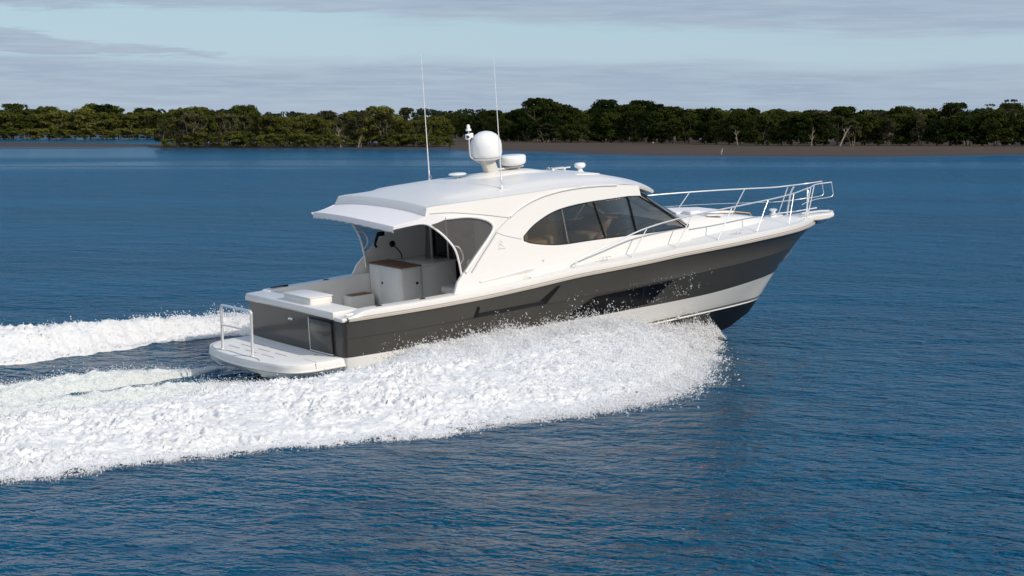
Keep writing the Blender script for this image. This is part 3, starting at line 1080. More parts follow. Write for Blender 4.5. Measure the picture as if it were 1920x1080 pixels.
# ---- transom, cockpit
def build_cockpit():
    # transom coaming with the door gap's cap, raised locker on top
    s = Shape()
    s.rbox((0.14, 0.18, 1.525), (0.60, 3.80, 0.165), 0.035)
    s.rbox((-0.02, -1.92, 1.475), (0.30, 0.36, 0.08), 0.03)
    s.rbox((-0.02, 1.99, 1.50), (0.30, 0.22, 0.11), 0.03)
    s.out('transom_coaming', M['gel'], YACHT, 40)
    s = Shape()
    s.rbox((0.24, 0.03, 1.66), (0.52, 1.16, 0.16), 0.04)
    lid = s.out('bait_locker', M['gel'], YACHT, 40)
    s = Shape(); s.rbox((0.24, 0.03, 1.742), (0.54, 1.18, 0.02), 0.008)
    s.out('locker_lid', M['gel'], lid, 40)
    # transom door, its stainless edge and the little stern fittings
    s = Shape()
    s.rbox((-0.180, -1.22, 1.08), (0.035, 0.88, 0.62), 0.012)
    door = s.out('transom_door', M['paint'], YACHT, 40)
    s = Shape()
    s.rbox((-0.196, -0.755, 1.08), (0.02, 0.018, 0.66), 0.004)
    s.rbox((-0.196, -1.22, 0.755), (0.05, 0.92, 0.018), 0.004)
    s.out('door_trim', M['steel'], door, 40)
    s = Shape()
    s.rbox((-0.185, -1.22, 1.405), (0.03, 0.90, 0.03), 0.005)
    s.out('door_recess', M['black'], door, 40)
    for y in (-0.02, 0.07):
        s = Shape(); s.lathe([(0.001, 0.03), (0.022, 0.028), (0.03, 0.0), (0.03, -0.02)], seg=12, mt=Matrix.Translation((-0.187, y, 1.29)) @ Matrix.Rotation(R(-90), 4, 'Y'))
        s.out('shower_fitting', M['steel'], YACHT)
    # sole and inner linings
    s = Shape()
    s.rbox((2.2, 0, 0.95), (4.4, 3.86, 0.08), 0.0)
    s.out('cockpit_floor', M['gel_deck'], YACHT, 30)
    s = Shape()
    s.rbox((0.40, 0.18, 1.22), (0.05, 3.6, 0.5), 0.015)
    s.out('transom_lining', M['liner'], YACHT, 40)
    # port inner side: hatch panel with latch, step moulding with teak tread
    s = Shape(); s.rbox((1.35, 1.835, 1.28), (0.62, 0.018, 0.36), 0.006)
    hp = s.out('side_locker_door', M['liner'], YACHT, 40)
    s = Shape(); s.lathe([(0.001, 0.02), (0.03, 0.018), (0.035, 0)], seg=12, mt=Matrix.Translation((1.45, 1.826, 1.34)) @ Matrix.Rotation(R(90), 4, 'X'))
    s.out('latch', M['lens'], hp)
    s = Shape(); s.rbox((2.35, 1.68, 1.12), (0.62, 0.34, 0.30), 0.04)
    st = s.out('side_step', M['liner'], YACHT, 40)
    s = Shape(); s.rbox((2.35, 1.67, 1.278), (0.50, 0.26, 0.016), 0.006)
    s.out('tread', M['teak'], st, 40)
    # galley and teak-topped cabinet
    s = Shape(); s.rbox((3.03, 1.22, 1.43), (0.52, 1.34, 0.90), 0.035)
    cab = s.out('cockpit_cabinet', M['liner'], YACHT, 40)
    s = Shape(); s.rbox((3.03, 1.22, 1.888), (0.55, 1.38, 0.028), 0.01)
    s.out('teak_top', M['teak'], cab, 40)
    for y0, y1 in ((0.60, 1.42), (1.45, 1.85)):
        s = Shape(); s.rbox((2.768, (y0 + y1) / 2, 1.46), (0.016, y1 - y0, 0.74), 0.005)
        dr = s.out('cabinet_door', M['liner'], cab, 40)
        s = Shape(); s.lathe([(0.001, 0.016), (0.026, 0.014), (0.032, 0)], seg=12, mt=Matrix.Translation((2.759, y1 - 0.09 if y0 < 1 else y0 + .05, 1.50)) @ Matrix.Rotation(R(-90), 4, 'Y'))
        if y0 < 1:
            s.out('latch', M['lens'], dr)
    s = Shape(); s.rbox((3.03, 0.545, 1.46), (0.46, 0.016, 0.74), 0.005)
    dr = s.out('cabinet_door', M['liner'], cab, 40)
    s = Shape(); s.lathe([(0.001, 0.016), (0.028, 0.014), (0.034, 0)], seg=12, mt=Matrix.Translation((3.16, 0.536, 1.52)) @ Matrix.Rotation(R(90), 4, 'X'))
    s.out('latch', M['lens'], dr)
    s = Shape(); s.rbox((3.76, 1.24, 1.42), (0.92, 1.26, 0.88), 0.03)
    wet = s.out('galley_unit', M['liner'], YACHT, 40)
    s = Shape(); s.rbox((3.76, 1.24, 1.872), (0.96, 1.30, 0.03), 0.01)
    s.out('worktop', mat('glossy_white_worktop', (0.72, 0.72, 0.70), 0.12, coat=0.6, vary=0.02), wet, 40)
    s = Shape(); s.rbox((3.76, 0.605, 1.44), (0.86, 0.014, 0.74), 0.005)
    s.out('cabinet_door', M['liner'], wet, 40)
    # seat on the starboard side
    s = Shape(); s.rbox((3.80, -0.95, 1.16), (0.66, 1.6, 0.36), 0.03)
    seat = s.out('cockpit_seat', M['liner'], YACHT, 40)
    s = Shape(); s.rbox((3.74, -0.90, 1.41), (0.74, 1.72, 0.16), 0.065, seg=3)
    s.out('cushion', M['seat'], seat, 60)
    s = Shape(); s.rbox((4.13, -0.90, 1.72), (0.14, 1.72, 0.50), 0.05, seg=3)
    s.out('seat_back', M['seat'], seat, 60)
    # bulkhead with dark sliding door
    s = Shape()
    for y0, y1, z0, z1 in ((-9, -0.12, 1.0, 3.30), (1.68, 9, 1.0, 3.30), (-0.12, 1.68, 3.06, 3.30)):
        def yl(y, z): return max(-(cabin_half(4.3, z) - 0.04), min(cabin_half(4.3, z) - 0.04, y))
        fr_ = [(4.27, yl(y0, z0), z0), (4.27, yl(y1, z0), z0), (4.27, yl(y1, z1), z1), (4.27, yl(y0, z1), z1)]
        s.add(fr_ + [(x + 0.06, y, z) for x, y, z in fr_], [(3, 2, 1, 0), (4, 5, 6, 7), (0, 1, 5, 4), (1, 2, 6, 5), (2, 3, 7, 6), (3, 0, 4, 7)])
    bh = s.out('bulkhead', mat('grey_bulkhead', (0.20, 0.19, 0.18), 0.5), YACHT, 30)
    s = Shape(); s.rbox((4.34, 0.80, 2.05), (0.04, 1.80, 2.10), 0.0)
    sd = s.out('saloon_door', M['dark_door'], YACHT, 30)
    s = Shape()
    s.rbox((4.262, 1.66, 2.05), (0.04, 0.05, 2.1), 0.01)
    s.rbox((4.262, 0.98, 2.05), (0.03, 0.03, 2.1), 0.008)
    s.out('door_frame', M['steel'], sd, 40)
    s = Shape(); s.rbox((4.31, 0.40, 1.72), (0.03, 0.9, 1.3), 0.0)
    s.out('timber_panel', M['wood_dark'], sd, 40)
    # hose reel fitting and shower on the port inner wall
    s = Shape()
    s.lathe([(0.001, 0.03), (0.06, 0.028), (0.075, 0.0)], seg=16, mt=Matrix.Translation((3.35, 1.80, 2.24)) @ Matrix.Rotation(R(90), 4, 'X'))
    s.tube([(3.35, 1.76, 2.22), (3.42, 1.70, 2.12), (3.5, 1.7, 2.0), (3.52, 1.72, 1.90)], 0.014, 6, smooth=4)
    s.out('shower_hose', M['black'], YACHT)
    s = Shape()
    s.rbox((2.98, 1.80, 2.44), (0.06, 0.06, 0.20), 0.02, tilt=R(25))
    s.rbox((3.07, 1.78, 2.50), (0.16, 0.06, 0.10), 0.015)
    s.tube([(2.94, 1.80, 2.36), (2.90, 1.78, 2.28), (2.94, 1.79, 2.22)], 0.03, 6)
    s.out('rod_holder', M['black'], YACHT)


build_cockpit()


# ---- swim platform and staple rail
def build_platform():
    def outline(inset, n=9):
        w, xb, r_ = 1.98 - inset, -1.50 + inset, 0.75
        L = [(-0.10, -w)]
        pts = [(-0.85, -w + 0.01), (-1.22, -w + 0.22), (-1.42, -w + 0.75), (xb, -0.6), (xb - 0.02, 0), (xb, 0.6), (-1.42, w - 0.75), (-1.22, w - 0.22), (-0.85, w - 0.01)]
        L += pts + [(-0.10, w)]
        return smooth_poly(L, 5, closed=False)
    s = Shape()
    prof = [(0.30, 0.42), (0.10, 0.46), (0.03, 0.49), (0.0, 0.53), (-0.02, 0.545), (-0.02, 0.575), (0.0, 0.59), (0.005, 0.66), (0.03, 0.71), (0.075, 0.725)]
    rows = [[(x, y, z) for x, y in outline(i)] for i, z in prof]
    s.grid(rows)
    top = rows[-1]
    n = len(top)
    rows = []
    for t in np.linspace(1, 0, 6):
        rows.append([(-0.10 + (x + 0.10) * t, y * (0.35 + 0.65 * t), 0.725) for x, y, z in top])
    s.grid(rows)
    bot = [(x, y, 0.42) for x, y in outline(0.30)]
    s.add(bot + [(-0.10, 0, 0.42)], [(i, i + 1, len(bot)) for i in range(len(bot) - 1)])
    pl = s.out('swim_platform', M['gel_deck'], YACHT, 40)
    # rubbing strake, seam and grating slots
    s = Shape()
    o = [p for p in outline(-0.022)]
    s.tube([(x, y, 0.56) for x, y in o], 0.012, 6)
    s.out('rubbing_strake', M['rub'], pl)
    s = Shape()
    oo = outline(0.16)
    sel = [p for p in oo if p[1] > -0.95]
    s.tube([(x, y, 0.7265) for x, y in sel if x < -0.9], 0.012, 6)
    for j in range(3):
        for kx in range(3):
            s.rbox((-1.05 + 0.24 * kx, -0.55 + 0.75 * j - 0.1 * kx, 0.728), (0.022, 0.50, 0.006), 0.0)
    s.rbox((-0.35, -1.25, 0.729), (0.10, 0.05, 0.006), 0.0)
    s.out('drain_slots', M['groove'], pl)
    s = Shape(); s.rbox((-0.75, -1.955, 0.62), (0.008, 0.06, 0.17), 0.0)
    s.rbox((-0.72, -1.70, 0.7255), (0.01, 0.5, 0.004), 0.0)
    s.out('platform_seam', M['groove'], pl)
    s = Shape()
    a, b = Vector((-1.33, 0.92, 0.72)), Vector((-1.29, -0.34, 0.72))
    ta, tb = Vector((-1.33, 0.83, 1.65)), Vector((-1.29, -0.43, 1.65))
    def lerp(p, q, t): return p + (q - p) * t
    s.tube([a, lerp(a, ta, .5), lerp(a, ta, .93), ta + (tb - ta) * 0.02 + Vector((0, 0, -0.02)), ta + (tb - ta) * 0.07, lerp(ta, tb, .5),
            ta + (tb - ta) * 0.93, ta + (tb - ta) * 0.98 + Vector((0, 0, -0.02)), lerp(b, tb, .93), lerp(b, tb, .5), b], 0.030, 10, smooth=5)
    s.tube([lerp(a, ta, .56), lerp(b, tb, .56)], 0.016, 8)
    for p in (a, b):
        s.lathe([(0.06, 0.0), (0.06, 0.02), (0.03, 0.03)], c=p, seg=14)
    s.out('staple_rail', M['steel'], YACHT, 60)
    # short rod ends standing on the port quarter
    for x, y in ((0.10, 2.0),):
        s = Shape(); s.rbox((x + 0.5, y - 0.02, 1.66), (0.42, 0.05, 0.03), 0.01)
        s.out('deck_hinge', M['lens'], YACHT, 40)
    for x in (0.75, 1.75):
        for sd in (-1, 1):
            s = Shape(); s.lathe([(0.07, -0.01), (0.07, 0.012), (0.045, 0.016), (0.04, 0.004), (0.0, 0.003)], seg=16,
                                 mt=Matrix.Translation((x, sd * (half_beam(x) - 0.2), sheer(x) + 0.18)) @ Matrix.Scale(0.55, 4, (0, 1, 0)))
            s.out('rod_socket', M['lens'], YACHT)
    # hawse cleat in the quarter cut-out
    s = Shape()
    s.tube([(0.0, -1.98, 1.56), (0.22, -1.98, 1.56)], 0.016, 8)
    s.rbox((0.06, -1.98, 1.535), (0.03, 0.03, 0.05), 0.006); s.rbox((0.16, -1.98, 1.535), (0.03, 0.03, 0.05), 0.006)
    s.out('stern_cleat', M['steel'], YACHT, 40)


build_platform()


# ---- superstructure
roof_edge = pchip([2.05, 2.26, 4.5, 5.4, 6.0, 7.0, 7.7, 8.1, 8.4, 8.85], [3.43, 3.445, 3.445, 3.455, 3.42, 3.35, 3.24, 3.12, 3.03, 2.95])
roof_crown = pchip([2.05, 2.4, 3.0, 4.0, 5.2, 6.5, 7.2, 8.0, 8.5, 8.85], [3.50, 3.53, 3.60, 3.645, 3.665, 3.58, 3.50, 3.33, 3.17, 2.97])
roof_plan = pchip([7.2, 7.7, 8.1, 8.4, 8.65, 8.8, 8.86], [1.555, 1.47, 1.30, 1.06, 0.74, 0.40, 0.0])


def roof_half(x):
    return float(cabin_half(x, roof_edge(x))) if x < 7.2 else float(roof_plan(x))


WIN = smooth_poly([(4.33, 2.58), (4.58, 2.75), (4.84, 2.87), (5.1, 2.96), (5.40, 3.02), (5.85, 3.055), (6.31, 3.065)], 4, closed=False) + \
    [(7.31, 3.05), (7.66, 3.02), (8.22, 2.68), (8.93, 2.20)] + \
    smooth_poly([(8.93, 2.185), (8.04, 2.20), (7.04, 2.24), (6.08, 2.275), (5.34, 2.29), (4.88, 2.34), (4.5, 2.42), (4.32, 2.49)], 4, closed=False)


def build_cabin():
    outline = [(2.42, 1.60), (2.56, 1.87), (2.69, 1.99), (3.1, 2.36), (3.55, 2.75)] + \
        smooth_poly([(3.55, 2.75), (3.60, 2.86), (3.56, 2.95), (3.42, 3.04), (3.2, 3.11), (2.9, 3.155)], 4, closed=False)[1:] + [(2.38, 3.18), (2.08, 3.24), (2.085, 3.425), (2.26, 3.44)]
    for x in np.linspace(2.6, 7.55, 24):
        outline.append((x, roof_edge(x) - 0.004))
    outline += [(7.68, 3.24), (7.70, 3.03), (8.26, 2.68), (9.02, 2.18), (9.06, 1.80)]
    for x in np.linspace(8.8, 2.6, 20):
        outline.append((x, sheer(x) + 0.12))
    s = Shape()
    for side in (-1, 1):
        panel(s, outline, cabin_half, 0.06, [WIN], 0.13, 0.0, side)
    cab = s.out('cabin_side', M['gel'], YACHT, 30, False)
    gl = Shape()
    for side in (-1, 1):
        g = Shape()
        panel(g, WIN, cabin_half, 0.008, [], 0.2, -0.018, side)
        w = g.out('side_window', M['glass'], YACHT, 60, False)
        f = Shape()
        ring = [(x, side * (cabin_half(x, z) - 0.006), z) for x, z in densify(WIN, 0.08)]
        f.tube(ring + [ring[0]], 0.013, 6, cap=False)
        for (xa, za), (xb, zb), ww in (((6.31, 3.07), (6.50, 2.26), 0.020), ((7.31, 3.06), (7.42, 2.23), 0.022)):
            f.tube([(xa + (xb - xa) * t, side * (cabin_half(xa + (xb - xa) * t, za + (zb - za) * t) - 0.010), za + (zb - za) * t) for t in np.linspace(0, 1, 6)], ww, 6)
        f.out('window_frame', M['black'], w)
        f = Shape()
        f.tube([(5.42 + .04 * t, side * (cabin_half(5.44, 3.02 - .73 * t) - 0.020), 3.02 - .73 * t) for t in np.linspace(0, 1, 5)], 0.016, 6)
        f.out('sliding_sash', M['boot'], w)
    # windscreen, bowed in plan
    g = Shape()
    rows = []
    for t in np.linspace(0, 1, 9):
        x0, z0 = 9.00 + (7.69 - 9.00) * t, 2.17 + (3.03 - 2.17) * t
        y0 = cabin_half(x0, z0) - 0.03
        bow = 0.74 + (0.62 - 0.74) * t
        rows.append([(x0 + bow * (1 - (u * u)) , u * y0, z0 + 0.03 * (1 - u * u)) for u in np.linspace(-1, 1, 25)])
    g.grid(rows)
    ws = g.out('windscreen', M['glass'], YACHT, 60, False)
    f = Shape()
    for u in (-1, 1):
        f.tube([(9.02 + (7.70 - 9.02) * t, u * (cabin_half(9.02 + (7.70 - 9.02) * t, 2.18 + .85 * t) - 0.015), 2.18 + 0.85 * t) for t in np.linspace(0, 1, 8)], 0.022, 6)
    for u in (-0.33, 0.33):
        f.tube([(r_[0][0], 0, 0) if False else tuple(Vector(r_[12 + (4 if u > 0 else -4)]) + Vector((0.004, 0, 0.004))) for r_ in rows], 0.02, 6)
    f.tube([tuple(Vector(p) + Vector((0.0, 0, 0.0))) for p in rows[0]], 0.025, 6)
    f.out('windscreen_frame', M['black'], ws)
    f = Shape()
    f.tube([(9.6, 0.55, 2.27), (9.15, 0.45, 2.55), (8.72, 0.4, 2.83)], 0.012, 6)
    f.tube([(8.95, 0.43, 2.72), (8.60, 0.39, 2.93)], 0.010, 6)
    f.out('wiper', M['black'], ws)


build_cabin()


def build_roof():
    xs = np.concatenate([np.linspace(2.12, 7.6, 46), np.linspace(7.6, 8.6, 20)[1:], np.linspace(8.6, 8.86, 9)[1:]])
    us = np.concatenate([-np.cos(np.linspace(0, math.pi, 33))])
    s = Shape()
    rows = []
    for x in xs:
        w, e, c = roof_half(x), roof_edge(x), roof_crown(x)
        r_ = []
        for u in us:
            a = abs(u)
            z = e + (c - e) * (1 - a ** 2.6)
            # the centre section is a slightly raised plate with a soft step
            st = 0.032 * (1 / (1 + math.exp((a - 0.80) * 60))) * min(1, max(0, (x - 2.7) / 0.12)) * min(1, max(0, (7.6 - x) / 0.5))
            r_.append((x, u * w * 1.004, z + st))
        rows.append(r_)
    s.grid(rows)
    # aft fascia sloping down and out to the awning track
    aft = rows[0]
    fas = [[p for p in aft], [(p[0] - 0.03, p[1] * 1.004, p[2] - 0.03) for p in aft],
           [(p[0] - 0.09, p[1] * 1.022, p[2] - 0.15) for p in aft], [(p[0] - 0.08, p[1] * 1.024, p[2] - 0.18) for p in aft], [(p[0] + 0.1, p[1] * 0.99, p[2] - 0.19) for p in aft]]
    s.grid(fas)
    for e in (0, -1):
        s.add([r_[e] for r_ in fas], [(0, 1, 2, 3, 4)])
    # brow underside and rolled front lip
    und = []
    for x in xs:
        w, e = roof_half(x), roof_edge(x)
        if x < 7.55:
            continue
        und.append([(x, u * w * 1.004, e - 0.0) for u in us])
    low = [[(p[0] - 0.02, p[1] * 0.985, p[2] - 0.055) for p in r_] for r_ in und]
    s.grid([[r_[0] for r_ in und], [r_[0] for r_ in low]]); s.grid([[r_[-1] for r_ in und], [r_[-1] for r_ in low]])
    s.grid(low)
    rf = s.out('hardtop', M['gel'], YACHT, 32)
    # headliner
    s = Shape()
    rows = []
    for x in np.linspace(2.2, 8.3, 20):
        w = roof_half(x) - 0.07
        rows.append([(x, u * w, roof_edge(x) - 0.12 - (0.10 if x < 7.3 else 0.03)) for u in np.linspace(-1, 1, 7)])
    s.grid(rows)
    s.out('headliner', M['headliner'], YACHT, 60, False)
    # gutter rails sweeping from the roof down onto the wing, grey lines painting the shade under them and in the moulding creases
    for side in (-1, 1):
        s = Shape()
        pts = smooth_poly([(4.07, 3.03), (4.27, 3.14), (4.51, 3.235), (4.8, 3.315), (5.11, 3.37), (5.55, 3.405), (6.03, 3.41), (6.55, 3.385), (7.03, 3.34)], 5, closed=False)
        P = [(x, side * (cabin_half(x, z) + 0.006), z - 0.012) for x, z in pts]
        s.tube(P, 0.020, 8)
        s.out('gutter_rail', M['gel'], YACHT, 60)
        s = Shape()
        P2 = [(x, side * (cabin_half(x, z - .04) + 0.001), z - 0.036) for x, z in pts]
        s.tube(P2, 0.007, 6)  # painted shadow line beneath the gutter
        seam1 = smooth_poly([(2.13, 3.30), (2.6, 3.27), (3.0, 3.21), (3.5, 3.115), (4.05, 2.995)], 5, closed=False)
        s.tube([(x, side * (cabin_half(x, z) + 0.0005), z) for x, z in seam1], 0.009, 6)
        seam2 = smooth_poly([(4.05, 3.0), (3.85, 2.88), (3.66, 2.76)], 4, closed=False)
        s.tube([(x, side * (cabin_half(x, z) + 0.0005), z) for x, z in seam2], 0.006, 6)
        seam3 = smooth_poly([(3.66, 2.745), (3.85, 2.66), (4.1, 2.58), (4.28, 2.53)], 4, closed=False)
        s.tube([(x, side * (cabin_half(x, z) + 0.0005), z) for x, z in seam3], 0.007, 6)
        s.out('seam_shade_lines', M['groove'], YACHT, 60)
        # aft edge frame of the wing with its outer fillet
        s = Shape()
        fr = smooth_poly([(2.78, 2.04), (3.1, 2.33), (3.42, 2.61), (3.60, 2.80), (3.60, 2.92), (3.48, 3.02), (3.25, 3.10), (2.95, 3.15), (2.5, 3.165)], 4, closed=False)
        s.tube([(x, side * (cabin_half(x, z) + 0.005), z) for x, z in fr], 0.035, 8)
        s.out('wing_frame', M['tube'], YACHT, 60)
        s = Shape()
        fr = smooth_poly([(2.92, 2.02), (3.2, 2.30), (3.5, 2.58), (3.66, 2.74)], 4, closed=False)
        s.tube([(x, side * (cabin_half(x, z) + 0.004), z) for x, z in fr], 0.014, 6)
        s.out('wing_trim', M['groove'], YACHT, 60)
        # engine-room air scoop let into the wing
        s = Shape()
        s.add([(x, side * (cabin_half(x, z) + d), z) for x, z, d in ((3.05, 1.775, 0.002), (4.36, 1.845, 0.003), (4.50, 1.885, 0.003), (4.30, 1.905, 0.028), (3.10, 1.805, 0.024))],
              [(0, 1, 2, 3, 4)])
        s.add([(x, side * (cabin_half(x, z) + d), z) for x, z, d in ((3.10, 1.805, 0.024), (4.30, 1.905, 0.028), (4.50, 1.885, 0.003), (4.40, 1.93, 0.002), (3.06, 1.83, 0.002))],
              [(0, 1, 2, 3, 4)])
        s.out('air_scoop', M['gel'], YACHT, 20)
    return rf


roof = build_roof()


def build_awning():
    s = Shape()
    us = np.linspace(-1, 1, 41)
    rows = []
    N = 12
    for i in range(N + 1):
        t = i / N
        r_ = []
        for u in us:
            a = abs(u)
            x0, z0, w0 = 2.07, 3.43 - 0.15 + (roof_crown(2.1) - 3.43) * (1 - a ** 2.6) , 1.835
            x1 = 1.27 + 0.22 * (u + 1) / 2 - 0.22 * (1 - a ** 2.2)
            z1 = 3.15 + 0.10 * (1 - a ** 2)
            w1 = 1.86
            sag = -0.05 * math.sin(math.pi * t) * (1 - a ** 4)
            r_.append((x0 + (x1 - x0) * t, u * (w0 + (w1 - w0) * t), z0 + (z1 - z0) * t ** 0.62))
        rows.append(r_)
    # valance
    for dz, dx in ((-0.03, -0.012), (-0.12, -0.005)):
        rows.append([(p[0] + dx + 0.004 * math.sin(j * 2.3), p[1], p[2] + dz + 0.006 * math.sin(j * 1.7)) for j, p in enumerate(rows[N])])
    under = [[(p[0] + 0.01, p[1] * 0.995, p[2] - 0.012) for p in r_] for r_ in rows]
    s.grid(rows); s.grid(under[::-1])
    s.grid([rows[-1], under[-1]])
    # side skirts: from the awning edge down to the curtain track
    for side in (0, -1):
        e = [r_[side] for r_ in rows[:N + 1]]
        s.grid([e, [(p[0], p[1] * 1.004, min(p[2] - 0.02, 3.16 + 0.03 * math.sin(i / N * 3.14))) for i, p in enumerate(e)]])
    for side in (-1, 1):
        top_ = [(1.27 + (0.16 if side > 0 else 0) + (0.80 - (0.16 if side > 0 else 0)) * t, 3.15 + (3.28 - 3.15) * t ** 1.6) for t in np.linspace(0, 1, 7)]
        panel(s, top_ + [(2.12, 3.30), (2.5, 3.22), (2.5, 3.145), (2.3, 3.10), (2.12, 3.075), (1.95, 3.125), (1.6, 3.125), (1.30 + (0.16 if side > 0 else 0), 3.10)],
              lambda x, z: 1.852, 0.012, [], 0.15, 0.0, side)
    aw = s.out('awning', M['canvas'], YACHT, 50, False)
    s = Shape()
    s.tube([(p[0] - 0.004, p[1], p[2] - 0.004) for p in rows[-1]], 0.008, 5)
    s.out('awning_piping', M['groove'], aw, 60)
    for side in (-1, 1):
        s = Shape()
        arch = smooth_poly([(1.26 if side < 0 else 1.47, 3.10), (1.62, 3.125), (1.95, 3.13), (2.16, 3.05), (2.40, 2.84), (2.60, 2.55), (2.68, 2.30), (2.73, 1.99), (2.74, 1.78)], 4, closed=False)
        s.tube([(x, side * (1.83 + (0.13 if z < 2.6 else 0.13 * max(0, (3.0 - z) / 0.4))), z) for x, z in arch], 0.024, 8)
        s.out('awning_bow', M['tube'], aw, 60)
        # clear curtain between the bow tube and the wing
        g = Shape()
        cur = smooth_poly([(2.02, 3.10), (2.2, 3.02), (2.42, 2.82), (2.60, 2.55), (2.69, 2.28), (2.75, 2.02)], 4, closed=False)
        cur += smooth_poly([(2.85, 2.10), (3.1, 2.33), (3.42, 2.61), (3.59, 2.80), (3.59, 2.92), (3.47, 3.02), (3.22, 3.10), (2.9, 3.15), (2.4, 3.16)], 4, closed=False)
        panel(g, cur, lambda x, z: cabin_half(x, z) - 0.02, 0.004, [], 0.2, 0.0, side)
        g.out('clear_curtain', M['clear'], aw, 60, False)
        s = Shape()
        s.tube([(2.58, side * 1.90, 2.60), (2.72, side * 1.92, 2.56), (2.80, side * 1.93, 2.42), (2.80, side * 1.94, 2.30), (2.72, side * 1.94, 2.20)], 0.013, 6, smooth=4)
        s.out('grab_handle', M['tube'], aw, 60)


build_awning()


# ---- emblem on the wing: a small raised script letter over a line of tiny letters
def build_emblem():
    for side in (-1,):
        s = Shape()
        def P(x, z): return (x, side * (cabin_half(x, z) + 0.004), z)
        s.tube([P(3.69, 2.44), P(3.69, 2.54)], 0.006, 5)
        s.tube([P(3.67, 2.545), P(3.72, 2.565), P(3.76, 2.54), P(3.73, 2.505), P(3.69, 2.50)], 0.006, 5, smooth=3)
        s.tube([P(3.72, 2.505), P(3.76, 2.46), P(3.79, 2.45)], 0.006, 5, smooth=3)
        x = 3.66
        for ch in range(7):
            s.tube([P(x, 2.395), P(x + 0.006, 2.415)], 0.004, 4)
            s.tube([P(x + 0.006, 2.415), P(x + 0.014, 2.395)], 0.0035, 4)
            x += 0.026
        s.out('emblem', M['steel'], YACHT, 60)


build_emblem()


# ---- interior seen through the windows
def build_interior():
    s = Shape(); s.rbox((6.6, 0, 1.80), (4.5, 3.0, 0.05), 0.0)
    s.out('saloon_floor', M['wood_dark'], YACHT, 30)
    s = Shape(); s.rbox((5.2, 1.1, 2.02), (1.6, 0.7, 0.40), 0.06); s.rbox((5.2, 1.48, 2.34), (1.6, 0.16, 0.44), 0.06)
    s.rbox((4.75, 0.75, 2.3), (0.2, 0.7, 0.5), 0.06)
    s.out('saloon_sofa', M['sofa'], YACHT, 50)
    s = Shape(); s.rbox((5.0, -1.15, 2.10), (0.9, 0.5, 0.50), 0.05); s.rbox((4.72, -1.1, 2.42), (0.2, 0.55, 0.42), 0.06); s.rbox((5.35, -1.3, 2.25), (0.12, 0.3, 0.35), 0.04)
    s.out('lounge_chair', M['sofa'], YACHT, 50)
    s = Shape(); s.rbox((6.75, -0.75, 2.10), (0.5, 0.9, 0.40), 0.06)
    hs = s.out('helm_seat', M['seat'], YACHT, 50)
    s = Shape(); s.rbox((6.98, -0.75, 2.42), (0.12, 0.95, 0.42), 0.05, tilt=R(38))
    s.out('seat_back', M['seat'], hs, 50)
    s = Shape(); s.rbox((7.14, -0.75, 2.585), (0.30, 0.95, 0.06), 0.025, tilt=R(6)); s.rbox((6.83, -1.24, 2.33), (0.46, 0.05, 0.07), 0.02, tilt=R(-35))
    s.out('tan_piping', M['tan'], hs, 50)
    s = Shape(); s.rbox((8.1, -0.2, 2.06), (1.5, 2.6, 0.34), 0.08); s.rbox((7.75, -0.75, 2.22), (0.5, 0.8, 0.22), 0.05, tilt=R(-18))
    s.out('dashboard', M['black'], YACHT, 50)
    s = Shape()
    mt = Matrix.Translation((7.48, -0.75, 2.34)) @ Matrix.Rotation(R(-58), 4, 'Y')
    ring = [mt @ Vector((0.19 * math.cos(a), 0.19 * math.sin(a), 0)) for a in np.linspace(0, 2 * math.pi, 25)]
    s.tube(ring, 0.014, 6, cap=False)
    for a in (0, 2.1, 4.2):
        s.tube([mt @ Vector((0, 0, -0.03)), mt @ Vector((0.19 * math.cos(a), 0.19 * math.sin(a), 0))], 0.01, 5)
    s.out('steering_wheel', M['black'], YACHT, 60)


build_interior()


# ---- foredeck
def deck_z(x, y):
    hb = max(half_beam(x) - 0.13, 0.05)
    return sheer(x) + 0.178 + 0.07 * (1 - min(1, abs(y) / hb) ** 2) * min(1, half_beam(x))


